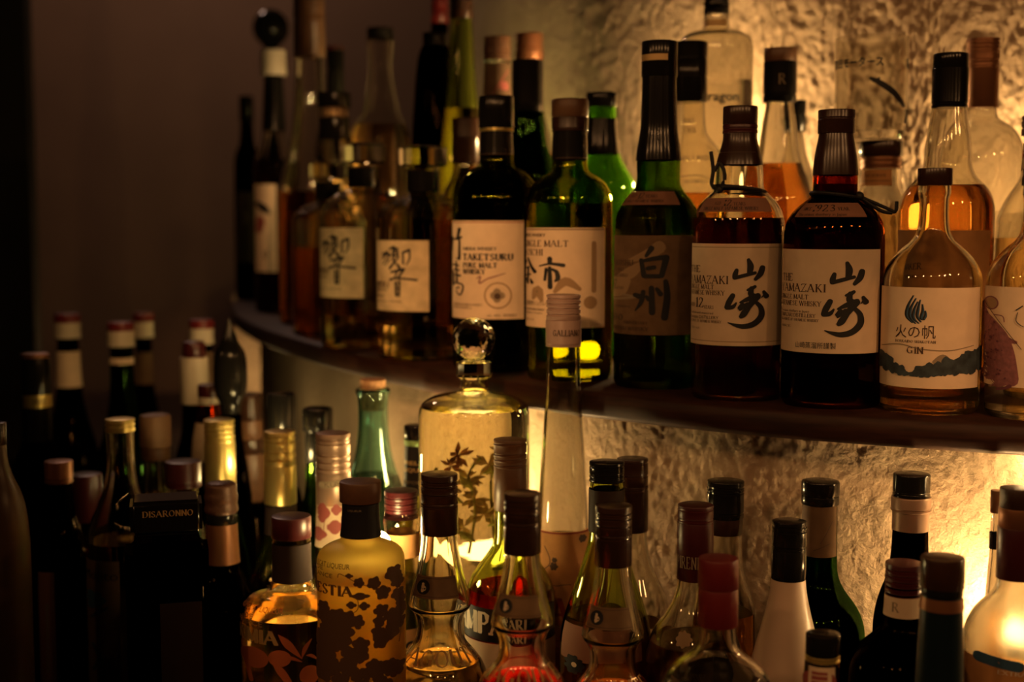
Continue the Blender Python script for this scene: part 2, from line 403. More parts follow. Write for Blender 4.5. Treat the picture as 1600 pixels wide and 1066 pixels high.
HIBI = [([(160, 282), (236, 290)], 22), ([(205, 262), (160, 335)], [24, 18]), ([(232, 302), (160, 412)], [16, 10]), ([(236, 352), (188, 432)], [13, 8]), ([(240, 225), (290, 196), (302, 242)], 18),
        ([(280, 202), (290, 332)], 19), ([(240, 302), (322, 300)], 14), ([(325, 212), (336, 332)], 19), ([(268, 262), (330, 270)], 10), ([(322, 340), (238, 458)], [16, 24]), ([(268, 342), (330, 422)], 16),
        ([(390, 262), (394, 402)], 18), ([(388, 268), (464, 236)], [20, 28]), ([(466, 246), (466, 340), (430, 412)], [18, 16, 10]), ([(338, 420), (362, 474)], 26), ([(258, 502), (402, 464)], [20, 28]),
        ([(402, 470), (340, 560)], 20), ([(322, 502), (300, 560)], 14), ([(246, 592), (330, 572), (548, 592)], [24, 18, 22]), ([(310, 622), (312, 782)], 21), ([(350, 602), (346, 782)], 19), ([(310, 692), (346, 692)], 9), ([(308, 778), (346, 778)], 12)]
def kanji(st, ox, oy, sc, m=None):
    return [('b', [(p[0] / sc + ox, p[1] / sc + oy) for p in pts], ([w_ * 1.28 / sc for w_ in ws] if isinstance(ws, list) else ws * 1.28 / sc), m) for pts, ws in st]

# ------------------------------------------------------------------ bottles
class Bottle:
    def __init__(s, name, label, cx, d, level='shelf', yref=560, cat='bottle', group=None, z0=None):
        s.cx, s.d = cx, d
        s.z0 = z0 if z0 is not None else (SHELF if level == 'shelf' else COUNTER)
        s.p = at(cx, yref, d)
        o = bpy.data.objects.new(name, None); C.objects.link(o); o.empty_display_size = .02
        o.location = (s.p.x, d, s.z0); o.rotation_euler = (0, 0, -math.atan2(s.p.x, d))
        tag(o, label, cat, group or {'shelf': 'bottles on the curved ledge', 'counter': 'bottles on the back counter'}[level])
        s.o = o; s.prof = None
    def z(s, y, dd=0.0):
        r = ray(s.cx, y); return EYE + r.z * (s.d + dd) / r.y - s.z0
    def y2(s, z): return z
    def r(s, hw, y):
        return hw * s.d / ray(s.cx, y).y / F
    def pr(s, prof, it=2):
        return chaikin([(s.r(h, y), s.z(y)) for y, h in prof], it)
    def zf(s, y):          # height seen at the front of the bottle
        return s.z(y, -s.radius(s.z(y)))
    def radius(s, z):
        P = s.prof
        if z >= P[0][1]: return P[0][0]
        for a, b in zip(P[:-1], P[1:]):
            if a[1] >= z >= b[1]: return a[0] + (b[0] - a[0]) * ((a[1] - z) / max(a[1] - b[1], 1e-7))
        return P[-1][0]
    def glass(s, prof, m=None, liq=None, fill=None, th=.0026, base=True, n=44, flat=False, name='glass_body', it=2):
        P = [(s.r(h, y), s.z(y)) for y, h in prof]
        P = [q for q in P if q[1] > .012]
        if base:
            R = P[-1][0]; P += [(R, .010), (R, .0045), (R - .003, .0)]
        P = chaikin(P, it); s.prof = P
        m = m or G_CLEAR
        ns = []
        for i in range(len(P)):
            a, b = P[max(i - 1, 0)], P[min(i + 1, len(P) - 1)]
            dx, dz = b[0] - a[0], b[1] - a[1]; l = math.hypot(dx, dz) or 1
            ns.append((-dz / l, dx / l))
        inn = []
        for (r_, z_), (nx, nz) in zip(P, ns):
            q = (max(r_ - nx * th, .0015), z_ - nz * th)
            if q[1] > th * 2.2 and (not inn or q[1] < inn[-1][1] - 1e-5): inn.append(q)
        loop = P + [(0, .0012)] + [(0, th * 2.2)] + inn[::-1]
        V, Fc = revolve(loop, n, True)
        s.g = mesh(name, V, Fc, [m], s.o, 0 if flat else 50)
        if liq:
            zf = s.z(fill); e = .0005
            q = [(r_ + e, z_) for r_, z_ in inn if z_ < zf]
            rf = s.radius(zf) - th + e
            L = [(0, zf), (rf, zf)] + q + [(q[-1][0] - .002, th * 2.2 - e), (0, th * 2.2 - e)]
            V, Fc = revolve(L, n); mesh('liquid', V, Fc, [liq], s.o, 0 if flat else 45)
        return s
    def solid(s, name, prof, m, base=False, n=44, it=1, flat=False, label=None):
        P = [(s.r(h, y), s.z(y)) for y, h in prof]
        if base:
            P = [q for q in P if q[1] > .012]; R = P[-1][0]; P += [(R, .008), (R, .003), (R - .003, 0)]
        P = chaikin(P, it)
        if s.prof is None or base: s.prof = P
        V, Fc = revolve([(0, P[0][1])] + P + [(0, P[-1][1])], n)
        o = mesh(name, V, Fc, [m], s.o, 0 if flat else 40)
        if label: o['label'] = label
        return o
    def cap(s, y0, y1, hw, m, rings=(), name='cap', hw1=None, gd=1.2, top=1.5, n=44, label=None):
        """turned cap: rounded top edge, grooves at the pixel heights in rings"""
        hb = hw1 if hw1 is not None else hw
        P = [(y0, hw - top * 1.3), (y0 + .25 * top, hw - .3 * top), (y0 + top, hw)]
        for g in rings:
            h = hw + (hb - hw) * (g - y0) / (y1 - y0)
            P += [(g - 2.6, h - .2), (g - 2, h), (g - 1.1, h - gd * 1.5), (g + 1.1, h - gd * 1.5), (g + 2, h), (g + 2.6, h - .2)]
        P += [(y1 - .6, hb), (y1, hb - .5)]
        Q = [(s.r(h, y), s.z(y)) for y, h in P]
        V, Fc = revolve([(0, Q[0][1])] + Q + [(0, Q[-1][1])], n)
        o = mesh(name, V, Fc, [m], s.o, 42)
        if label: o['label'] = label
        return o
    def band(s, name, y0, y1, m, x0=None, x1=None, items=(), off=.0006, n=40, label=None, paper=True, rad=None, slope=0):
        """paper, foil or print that follows the outside of the bottle; x0..x1 in pixels from silhouette to silhouette (None: all round)"""
        z0, z1 = s.zf(y0) if x0 is not None else s.z(y0), s.zf(y1) if x0 is not None else s.z(y1)
        R = (lambda z: rad + 0 * z) if rad else (lambda z: s.radius(z))
        yc = (y0 + y1) / 2
        def ang(x, y=yc):
            if abs(x) < 4: return x          # already an angle round the bottle
            hw = R((z0 + z1) / 2) * F * ray(s.cx, yc).y / s.d
            return math.asin(max(-.985, min(.985, (x - s.cxy(y)) / hw)))
        a0, a1 = (ang(x0), ang(x1)) if x0 is not None else (0, 2 * PI)
        V, Fc, mi, ms = [], [], [], [m]
        def P(a, z, e):
            q = R(z) + e; return (q * math.sin(a), -q * math.cos(a), z)
        if paper:
            k = 8 if abs(R(z0) - R(z1)) < .002 else 14
            cols = n if x0 is None else n + 1
            for j in range(k + 1):
                z = z0 + (z1 - z0) * j / k
                for i in range(cols): V.append(P(a0 + (a1 - a0) * i / n, z, off))
            for j in range(k):
                for i in range(n):
                    i2 = (i + 1) % cols
                    Fc.append((j * cols + i, (j + 1) * cols + i, (j + 1) * cols + i2, j * cols + i2))
            mi = [0] * len(Fc)
        lay = 0
        for it in items:
            lay += 1
            e = off + .00015 + .00002 * lay
            mm = it[-1] or I_BLACK
            if mm not in ms: ms.append(mm)
            k = ms.index(mm); o = len(V)
            if it[0] == 't':      # text, x, y top, height, font, x end or None
                _, tx, x, yt, h, font, xe, _m = it
                v, f, wd = serif_word(tx) if font == 's' else serif_word(tx, 1.6) if font == 'S' else heavy(sans_word(tx)) if font == 'N' else sans_word(tx)
                zb = s.zf(yt + h); hm = s.zf(yt) - zb; rr = R(zb) + e; b0 = ang(x)
                sx = hm if xe is None else (ang(xe) - b0) * rr / wd
                for u, q in v: V.append(P(b0 + u * sx / rr, zb + q * hm, e))
            elif it[0] == 'b':    # brush stroke in pixels
                v, f = brush(it[1], it[2])
                for X, Y in v: V.append(P(ang(X), s.zf(Y), e))
            elif it[0] == 'd':    # disc or leaf
                v, f = disc(*it[1])
                for X, Y in v: V.append(P(ang(X), s.zf(Y), e))
            elif it[0] == 'l':    # fine printed line across: x0, x1, y, w
                _, xa, xb, y, wd_, _m = it; v = []; f = []
                for i in range(17):
                    aa = ang(xa) + (ang(xb) - ang(xa)) * i / 16
                    v += [P(aa, s.zf(y), e), P(aa, s.zf(y + wd_), e)]
                    if i: f.append((2 * i - 2, 2 * i - 1, 2 * i + 1, 2 * i))
                V += v
            Fc += [tuple(i + o for i in q) for q in f]; mi += [k] * len(f)
        if not paper and len(ms) > 1:
            ms = ms[1:]; mi = [max(0, q - 1) for q in mi]
        o = mesh(name, V, Fc, ms, s.o, 60, mi)
        if label: o['label'] = label
        return o
    def cxy(s, y):           # the axis leans a little with the camera's pitch
        z = s.z(y) + s.z0 - EYE
        dep = s.d * CT - z * ST
        return 800 + F * s.p.x / dep
    def part(s, name, vf, m, smooth=40, label=None):
        o = mesh(name, vf[0], vf[1], [m], s.o, smooth)
        if label: o['label'] = label
        return o
def tiny(x0, x1, y, rows, step, h=2.0, m=None, seed='ORIENTAL BLEND CASK RESERVE'):
    out = []
    for i in range(rows):
        out.append(('t', seed[i % 5:i % 5 + 20], x0, y + i * step, h, 's', x1 - (i * 7) % 13, m))
    return out

# ------------------------------------------------------------------ the curved wall and ledge
EDGE = [(1.25, .78), (.95, .85), (.68, .925), (.407, 1.031), (.313, 1.073), (.241, 1.11), (.182, 1.148), (.125, 1.193), (.05, 1.26), (-.068, 1.392), (-.184, 1.575), (-.272, 1.744), (-.374, 1.975),
        (-.455, 2.20), (-.517, 2.42), (-.575, 2.70), (-.610, 3.0), (-.62, 3.4), (-.60, 3.95)]
CV = spline(EDGE, 14)
def offset(k, dist):
    a, b = CV[max(k - 1, 0)], CV[min(k + 1, len(CV) - 1)]
    dx, dy = b[0] - a[0], b[1] - a[1]; l = math.hypot(dx, dy)
    return (CV[k][0] + dy / l * dist, CV[k][1] - dx / l * dist)
arc = [0.0]
for a, b in zip(CV[:-1], CV[1:]): arc.append(arc[-1] + math.hypot(b[0] - a[0], b[1] - a[1]))
def curved_slab(name, d0, d1, z0, z1, m, bev=.004):
    V, Fc = [], []
    sec = [(d0 + bev, z1), (d0, z1 - bev), (d0, z0 + bev), (d0 + bev, z0), (d1, z0), (d1, z1)]
    for k in range(len(CV)):
        for d_, z_ in sec: V.append((*offset(k, d_), z_))
    n = len(sec)
    for k in range(len(CV) - 1):
        for i in range(n):
            j = (i + 1) % n; Fc.append((k * n + i, k * n + j, (k + 1) * n + j, (k + 1) * n + i))
    Fc += [tuple(range(n))[::-1], tuple(range(len(V) - n, len(V)))]
    return mesh(name, V, Fc, [m], None, 50)
def plaster_wall(name, dist, z0, z1, low, s0, s1, step, amp):
    L = s1 - s0; nx = int(L / step); nz = int((z1 - z0) / step)
    V, Fc = [], []; k = 0
    for i in range(nx + 1):
        sv = s0 + L * i / nx
        while k < len(arc) - 2 and arc[k + 1] < sv: k += 1
        f = (sv - arc[k]) / (arc[k + 1] - arc[k])
        p0, p1 = offset(k, dist), offset(k + 1, dist); x, y = p0[0] + (p1[0] - p0[0]) * f, p0[1] + (p1[1] - p0[1]) * f
        a, b = CV[k], CV[k + 1]; l = math.hypot(b[0] - a[0], b[1] - a[1]); nxn, nyn = (b[1] - a[1]) / l, -(b[0] - a[0]) / l
        for j in range(nz + 1):
            z = z0 + (z1 - z0) * j / nz
            q = Vector((sv, z, dist))
            th = 2.6 * noise.noise(q * 3.1) - .5
            u, v = sv * math.cos(th) + z * math.sin(th), -sv * math.sin(th) + z * math.cos(th)
            if low: h = .25 * noise.noise(q * 40) + .55 * noise.noise(Vector((u * 70, v * 110, 9))) + .5 * noise.noise(q * 130)
            else: h = .3 * noise.noise(Vector((u * 18, v * 55, 3))) + .9 * abs(noise.noise(Vector((u * 44, v * 112, 9)))) + .35 * noise.noise(q * 40) + .55 * noise.noise(q * 105)
            h = h * amp
            V.append((x - nxn * h, y - nyn * h, z))
    m = nz + 1
    for i in range(nx):
        for j in range(nz): Fc.append((i * m + j, i * m + j + 1, (i + 1) * m + j + 1, (i + 1) * m + j))
    return V, Fc
def thick(o, t):
    o.data.polygons.foreach_set('use_smooth', [True] * len(o.data.polygons))
    m = o.modifiers.new('solid', 'SOLIDIFY'); m.thickness = t; m.offset = -1
LEDGE_D, LOW_IN = .48, .055
V, Fc = plaster_wall('wall_upper', LEDGE_D, SHELF, SHELF + .62, False, .10, 3.4, .0033, .0036)
o = mesh('wall_back', V, Fc, [PLASTER], None, 0); thick(o, .04); o['kind'] = 'structure'; o['label'] = 'rough curved plaster wall behind the upper bottles'
V, Fc = plaster_wall('wall_lower', LOW_IN, COUNTER, SHELF - .026, True, .10, 3.9, .0030, .0019)
o = mesh('wall_front', V, Fc, [PLASTER], None, 0); thick(o, .04); o['kind'] = 'structure'; o['label'] = 'rough curved plaster wall under the ledge'
o = curved_slab('curved_ledge', 0.0, LEDGE_D, SHELF - .026, SHELF, WOOD); tag(o, 'dark wooden curved ledge carrying the upper row of bottles', 'shelf')
o = curved_slab('back_counter', -.62, LOW_IN, COUNTER - .04, COUNTER, WOOD2); tag(o, 'dark counter top under the lower bottles', 'counter')
# room shell
def shell(name, b, m):
    o = mesh(name, *box(*b), [m], None, 0); o['kind'] = 'structure'; return o
shell('floor', (-3.2, 3.2, -3, 4.4, -.1, 0), FLOORM)
shell('ceiling', (-3.2, 3.2, -3, 4.4, 2.9, 3.0), DARKM)
shell('wall_far', (-3.2, 3.2, 4.2, 4.3, 0, 2.9), WALLM)
shell('wall_left', (-3.2, -3.1, -3, 4.4, 0, 2.9), WALLM)
shell('wall_right', (3.1, 3.2, -3, 4.4, 0, 2.9), DARKM)
shell('wall_near', (-3.2, 3.2, -3.1, -3, 0, 2.9), DARKM)
shell('pillar_dark', (-2.2, -1.04, 2.85, 2.89, 0, 2.9), DARKM)
# plaster pier beyond the curve, lit from its own lamp
V, Fc = [], []
for i in range(61):
    for j in range(91):
        x, z = -.727 + .28 * i / 60, COUNTER - .02 + (SHELF - .026 - COUNTER + .02) * j / 90
        V.append((x, 3.42 - .006 * noise.noise(Vector((x * 30, z * 60, 0))) - .004 * noise.noise(Vector((x * 90, z * 120, 4))), z))
for i in range(60):
    for j in range(90): Fc.append((i * 91 + j, (i + 1) * 91 + j, (i + 1) * 91 + j + 1, i * 91 + j + 1))
o = mesh('wall_pier', V, Fc, [PLASTER], None, 0); thick(o, .12); o['kind'] = 'structure'

# ------------------------------------------------------------------ lamps hidden among the bottles, and added fill lights
def lamp(label, loc, base_z, s, col, r=.012, where='lamps between the bottles'):
    o = bpy.data.objects.new('lamp', None); C.objects.link(o); o.location = (loc[0], loc[1], base_z); tag(o, label, 'lamp', where)
    h = loc[2] - base_z
    V, Fc = revolve([(0, .008), (.013, .008), (.014, .006), (.014, 0), (0, 0)], 32); mesh('base', V, Fc, [K_STEEL], o)
    if h - r > .012:
        V, Fc = revolve([(0, h - r * .7), (r * .75, h - r * .7), (r * .8, h - r), (.006, h - r - .004), (.004, .006), (0, .006)], 24); mesh('stem', V, Fc, [K_STEEL], o)
    P = [(r * math.sin(PI * k / 10), h + r * math.cos(PI * k / 10)) for k in range(11)]; P[0] = (0, P[0][1]); P[-1] = (0, P[-1][1])
    V, Fc = revolve(P, 24); mesh('bulb', V, Fc, [emit('glow_%d' % len(bpy.data.materials), col, s)], o)
    return o
WARM = (1, .62, .25); YEL = (1, .70, .27); LIME = (.85, .85, .20)
lamp('small lamp behind the frosted vine-leaf bottle', at(590, 850, 1.175), COUNTER, 110, YEL)
lamp('small lamp behind the round-stoppered decanter', at(752, 850, 1.365), COUNTER, 560, WARM)
lamp('taller added fill light behind the shoulder of the round-stoppered decanter', at(708, 705, 1.378), COUNTER, 170, YEL)  # second source, added to brighten the wall behind the decanter
lamp('low added fill light on the ledge behind the olive green bottle', at(880, 545, 1.46), SHELF, 75, YEL, .010)  # added so light shows through the green bottles' feet
lamp('small lamp shining through the round-shouldered bottle at right', at(1589, 985, 1.045), COUNTER, 600, WARM)
lamp('lamp on the ledge behind the tall script bottle', at(1078, 285, 1.68), SHELF, 1500, WARM)
lamp('lamp on the ledge near the right end', at(1578, 345, 1.445), SHELF, 850, WARM)
lamp('added green fill light on the ledge behind the long green neck', at(752, 320, 2.22), SHELF, 200, LIME)  # added green source imitating light cast through green glass onto the wall
lamp('lamp on the ledge behind the pear-necked bottle', at(622, 290, 2.18), SHELF, 300, WARM)
lamp('small added fill light behind the gold-foil bottle with clear green shoulders', at(436, 740, 1.47), COUNTER, 170, YEL, .010)  # unseen source added to brighten foils and caps at the left
lamp('small added fill light by the lower wall behind the rose-foil bottle', at(518, 745, 1.585), COUNTER, 75, YEL, .010)  # added to lift the dark lower wall
lamp('small added fill light by the shaded lower wall behind the brown-banded bottle', at(393, 735, 1.86), COUNTER, 75, YEL, .010)  # added for the part of the lower wall that faces left
lamp('small added fill light behind the orange-fruit bottle', at(435, 1000, 1.265), COUNTER, 150, YEL, .010)  # added behind the bottle to light its body and give glints
lamp('lamp at the foot of the far pier', at(385, 640, 3.2), COUNTER, 300, WARM)
# light strip under the front of the ledge at the right
def strip_light(label, s0, s1, e):
    ks = [k for k in range(len(arc)) if s0 <= arc[k] <= s1]
    V, Fc = [], []
    for k in ks:
        for d_, z_ in ((.030, -.0262), (.044, -.0262), (.044, -.0282), (.030, -.0282)): V.append((*offset(k, d_), SHELF + z_))
    for i in range(len(ks) - 1):
        for q in range(4): Fc.append((i * 4 + q, i * 4 + (q + 1) % 4, i * 4 + 4 + (q + 1) % 4, i * 4 + 4 + q))
    o = mesh('light_strip', V, Fc, [emit('glow_%d' % len(bpy.data.materials), WARM, e)], None, 0); tag(o, label, 'light strip')
strip_light('glowing strip under the right end of the ledge', .25, .89, 110)

# ------------------------------------------------------------------ bottles on the ledge, front row
def cord(b, y, hw, knot_x, tail, rt=.0016):
    R = b.r(hw, y); z = b.z(y)
    pts = [(R * math.sin(2 * PI * k / 40), -R * math.cos(2 * PI * k / 40), z + .003 * math.cos(2 * PI * k / 40 + 1)) for k in range(41)]
    V, Fc = tube(pts, rt)
    a = math.asin(max(-.99, min(.99, knot_x / hw))); kx, ky = R * math.sin(a), -R * math.cos(a)
    P = [(.0042 * math.sin(PI * k / 8), .0042 * math.cos(PI * k / 8)) for k in range(9)]; P[0] = (0, .0042); P[-1] = (0, -.0042)
    v, f = revolve(P, 10); o = len(V); V += [(p[0] + kx, p[1] + ky - .001, p[2] + z) for p in v]; Fc += [tuple(i + o for i in q) for q in f]
    for t in tail:
        u = [(kx, ky, z)] + [(kx + dx * b.d / F, ky - .002, z - dy * b.d / F) for dx, dy in t]
        v, f = tube(spline(u, 5), rt * .9); o = len(V); V += v; Fc += [tuple(i + o for i in q) for q in f]
    return b.part('neck_cord', (V, Fc), CORD)
BODY_RINGS = [('l', 0, 0, 0, 0, None)]

# whisky with the year on its collar
b = Bottle('whisky_bottle', 'dark whisky bottle with collar reading 1923 and two brush characters, beside the gin', 1299, 1.15)
b.glass([(206, 25), (215, 26), (240, 31), (275, 34.5), (298, 34), (306, 34.5), (313, 43), (326, 60), (343, 72.5), (362, 77), (400, 77.5), (590, 77)], G_AMBER, L_WHISKY, 288)
b.cap(172, 209, 28.5, K_BROWN, (186,), hw1=28.5, gd=.5, label='dark brown screw cap')
b.band('neck_sleeve', 209, 274, K_BROWN)
b.band('label', 390, 553, P_CREAM, 1222.5, 1369, [
    ('t', 'THE', 1227, 429, 11.5, 's', 1241, I_BROWN), ('t', 'YAMAZAKI', 1226.5, 445, 12, 's', 1289, I_BROWN), ('t', 'SINGLE MALT', 1226, 462, 7, 's', 1265, I_BROWN), ('t', 'JAPANESE WHISKY', 1226, 472, 7.5, 's', 1284, I_BROWN),
    ('t', 'The oldest distillery in Japan', 1226, 486, 4, 'n', 1267, I_BROWN), ('t', 'YAMAZAKI DISTILLERY', 1226, 492, 5.5, 's', 1276, I_BROWN), ('t', 'THE SOURCE OF JAPANESE WHISKY', 1226, 500, 4, 's', 1281, I_BROWN),
    ('t', 'SINCE', 1226, 511, 3.5, 's', 1240, I_GREY), ('t', '山崎蒸溜所謹製', 1248, 536, 10, 'n', 1307, I_BLACK)] + kanji(YAMA, 1200, 380, 5.33))
b.band('collar_label', 317, 339, P_ROSE, 1252, 1346, [('t', 'SINCE', 1258, 324, 4.5, 's', 1269, I_BLACK), ('t', '1923', 1271, 320, 10, 's', 1304, I_BLACK), ('t', 'YEAR', 1309, 324, 4.5, 's', 1325, I_BLACK), ('t', 'The oldest distillery in Japan', 1256, 333, 4, 'n', 1320, I_BLACK)])
cord(b, 307, 37, 36.5, [[(32, 22), (50, 26)], [(40, 18), (54, 24), (56, 8)]], .0017)

b = Bottle('whisky_bottle', 'whisky bottle with brown flared foil neck and knotted black cord, label reading 12', 1151, 1.196)
b.glass([(190, 24), (208, 25), (222, 26), (245, 33), (262, 36.5), (285, 37), (296, 38), (305, 48), (320, 62), (340, 70), (360, 71.5), (590, 71)], G_CLEAR, L_WHISKY, 341)
b.cap(166, 195, 27, K_BROWN, (), top=3)
b.band('neck_foil', 208, 258, K_BROWN, items=[('l', 1125, 1178, 237, 1, I_BROWN)])
b.cap(195, 209, 27.4, K_MAROON, (202,), 'neck_ring', gd=.8)
b.band('label', 381, 541, P_CREAM, 1079.5, 1218, [
    ('l', 1080, 1216, 386, 1.2, I_TAN), ('l', 1080, 1216, 534, 1.2, I_TAN),
    ('t', 'THE', 1083, 416, 10.5, 's', 1096, I_BROWN), ('t', 'YAMAZAKI', 1083, 432, 12, 's', 1137, I_BROWN), ('t', 'SINGLE MALT', 1083, 446, 7, 's', 1117, I_BROWN), ('t', 'JAPANESE WHISKY', 1083, 455, 7, 's', 1133, I_BROWN),
    ('t', 'AGED', 1082, 476, 5, 's', 1089, I_BROWN), ('t', '12', 1090, 467, 15, 's', 1101.5, I_BLACK), ('t', 'YEARS', 1103, 479, 5, 's', 1117, I_BROWN),
    ('t', 'Distilled and matured', 1083, 489, 3.5, 'n', 1117, I_BROWN), ('t', 'Yamazaki DISTILLERY', 1083, 495, 5, 'n', 1125, I_BROWN), ('t', 'THE SOURCE OF JAPANESE WHISKY', 1082, 502, 4, 's', 1129, I_BROWN), ('t', '700 ml', 1084, 513, 4, 'n', 1096, I_GREY)]
    + kanji([([(p[0] / 5.33 * .95, p[1] / 5.33 * .93) for p in pts], [q / 5.33 * .93 for q in ws]) for pts, ws in YAMA], 1167 - 120 * .95, 405 - 30 * .93, 1))
b.band('collar_label', 309, 331, P_ROSE, 1099, 1200, [('t', 'AGED', 1118, 315, 5, 's', 1127, I_BLACK), ('t', '12', 1131, 312, 9.5, 's', 1143, I_BLACK), ('t', 'YEARS', 1147, 316, 5, 's', 1164, I_BLACK), ('t', 'SINGLE MALT JAPANESE WHISKY', 1105, 323, 5, 's', 1182, I_BLACK)])
cord(b, 297, 40, -30, [[(-12, -8), (-10, -30), (-14, -58)], [(8, -20), (0, -40), (-8, -28)]], .002)

b = Bottle('whisky_bottle', 'green whisky bottle with tall black neck sleeve and mottled label of two brush characters', 1026, 1.287)
b.glass([(90, 24), (200, 26.5), (215, 29), (250, 34.5), (283, 33), (290, 35), (297, 38), (312, 51), (330, 63), (350, 68), (590, 68)], G_GREEN, L_GOLDEN, 300)
b.cap(65, 121, 28, K_BLACK, (), top=2)
b.band('neck_sleeve', 119, 251, K_BLACK, off=.0012)
b.band('gold_stripe', 84, 94, I_GOLD, 1004, 1043, rad=b.r(28.4, 90), label='short gold stripe on the cap')
b.band('label', 368, 524, P_GREY, 957.5, 1083, [
    ('b', [(985, 408), (1015, 396), (1030, 386)], [6, 16, 20], I_TAN), ('b', [(962, 440), (985, 428), (1000, 416)], [10, 18, 12], I_TAN), ('b', [(958, 460), (972, 452), (984, 440)], [14, 22, 8], I_TAN),
    ('b', [(958, 470), (980, 467), (1004, 464)], [2, 4, 3], I_GREY), ('b', [(958, 463), (980, 462), (1004, 466)], [2, 3, 3], I_GREY),
    ('t', 'THE', 958, 396, 5, 's', 962, I_BROWN), ('t', 'HAKUSHU', 958.5, 407, 9, 's', 990, I_BROWN), ('t', 'SINGLE MALT', 958.5, 419, 5, 's', 977, I_BROWN), ('t', 'JAPANESE WHISKY', 958, 429, 5, 's', 983, I_BROWN),
    ('t', '12', 959, 438, 15, 's', 966, I_BLACK), ('t', 'YEARS', 967, 449, 4.5, 's', 977, I_BROWN), ('t', 'Hakushu distillery', 959, 478, 3.5, 'n', 987, I_BROWN), ('t', '100', 960, 493, 10, 's', 975, I_BROWN), ('t', 'ANNIVERSARY', 977, 503, 4.5, 's', 1013, I_BROWN), ('t', 'HAKUSHU WHISKY', 961, 512, 5.5, 's', 1014, I_BROWN)]
    + kanji(HAKU, 940, 340, 4.844))
b.band('collar_label', 299, 320, P_ROSE, 975, 1057, [('t', 'AGED', 985, 303, 4.5, 's', 994, I_BLACK), ('t', '12', 997, 301, 9, 's', 1006, I_BLACK), ('t', 'YEARS', 1009, 304, 4.5, 's', 1027, I_BLACK), ('t', 'SINGLE MALT JAPANESE WHISKY', 975, 312, 4, 's', 1036, I_BLACK)])

b = Bottle('whisky_bottle', 'olive green whisky bottle with brown cap and paper label of two side by side characters', 889, 1.351)
b.glass([(186, 25), (202, 26), (264, 27), (270, 33), (277, 46), (288, 58), (302, 64.5), (322, 67.5), (590, 67.5)], G_OLIVE, L_PALE, 318)
b.cap(155, 184, 29, K_TAN, (), top=3)
b.cap(184, 205, 28.7, K_BROWN, (203,), 'neck_ring', gd=.8)
b.band('neck_sleeve', 205, 251, K_BLACK, items=[('l', 870, 915, 246, 1, I_BROWN)])
b.band('label', 356, 513, P_CREAM, 822.5, 943, [
    ('l', 823, 942, 358, 1.3, I_BROWN), ('t', 'NIKKA WHISKY', 823.5, 365, 5, 'N', 853.5, I_BROWN), ('t', 'SINGLE MALT', 823, 376, 9.5, 's', 887.5, I_BROWN), ('t', 'YOICHI', 823, 390, 9.5, 's', 848.5, I_BROWN),
    ('b', [(835, 468), (842, 455), (848, 470)], [4, 16, 6], I_TAN), ('b', [(868, 456), (884, 440), (905, 452)], [6, 14, 6], I_TAN),
    ('t', '北海道余市シングルモルト', 824, 471, 8, 'n', 868, I_BROWN), ('t', 'PRODUCED BY NIKKA WHISKY', 823.5, 483, 4, 'n', 853, I_BROWN), ('t', 'Distilled in Yoichi', 823.5, 489, 3, 'n', 849, I_BROWN), ('t', '700 ml', 824, 499, 4, 'n', 836, I_GREY)]
    + [('d', (921, 473, 10, 0, 20), I_TAN), ('b', [(926, 380), (926, 455)], [7, 7], I_TAN)] + kanji(YOI, 815, 350, 6.27))

b = Bottle('whisky_bottle', 'stout dark green whisky bottle with black cap and paper label with small round crest', 776, 1.436)
b.glass([(200, 24), (255, 26.5), (260, 30), (266, 42), (277, 54), (292, 63.5), (310, 68), (330, 69), (570, 69)], G_TAK, L_GOLDEN, 268)
b.cap(150, 201, 27.5, K_BLACK, (), top=3)
b.cap(201, 206, 26.5, K_GOLD, (), 'gold_ring', top=1)
b.band('neck_sleeve', 206, 243, K_BLACK, items=[('l', 755, 798, 240, 1, I_BROWN)])
b.band('label', 345, 499, P_CREAM, 708, 817, [
    ('l', 709, 816, 347, 1.2, I_RED), ('t', 'NIKKA WHISKY', 726, 386, 5.5, 'N', 776, I_BLACK), ('t', 'TAKETSURU', 726, 397, 10, 'S', 799.5, I_BLACK), ('t', 'PURE MALT', 726, 411, 7.5, 'S', 776, I_BLACK), ('t', 'WHISKY', 726, 421, 7.5, 'S', 758.5, I_BLACK),
    ('b', [(746, 436), (752, 432), (750, 443), (762, 436), (774, 432), (789, 427)], [1, 2, 2, 2, 2, 1], I_PURPLE),
    ('d', (778, 462, 21, 0, 26), I_TAN), ('d', (778, 462, 18.5, 0, 26), P_CREAM), ('d', (777, 462, 10, 4, 24), I_GREY), ('d', (777, 463, 5, 0, 12), I_BROWN),
    ('t', 'PRODUCED BY NIKKA WHISKY', 711, 475, 4, 'n', 755, I_BROWN), ('t', 'Nikka distillery', 711, 480, 3, 'n', 739, I_BROWN), ('t', 'alc. 43%', 762, 491, 4, 'n', 782, I_BROWN), ('t', 'WHISKY', 786, 491, 4, 's', 806, I_BROWN)]
    + kanji(TAKE, 690, 330, 5.92))

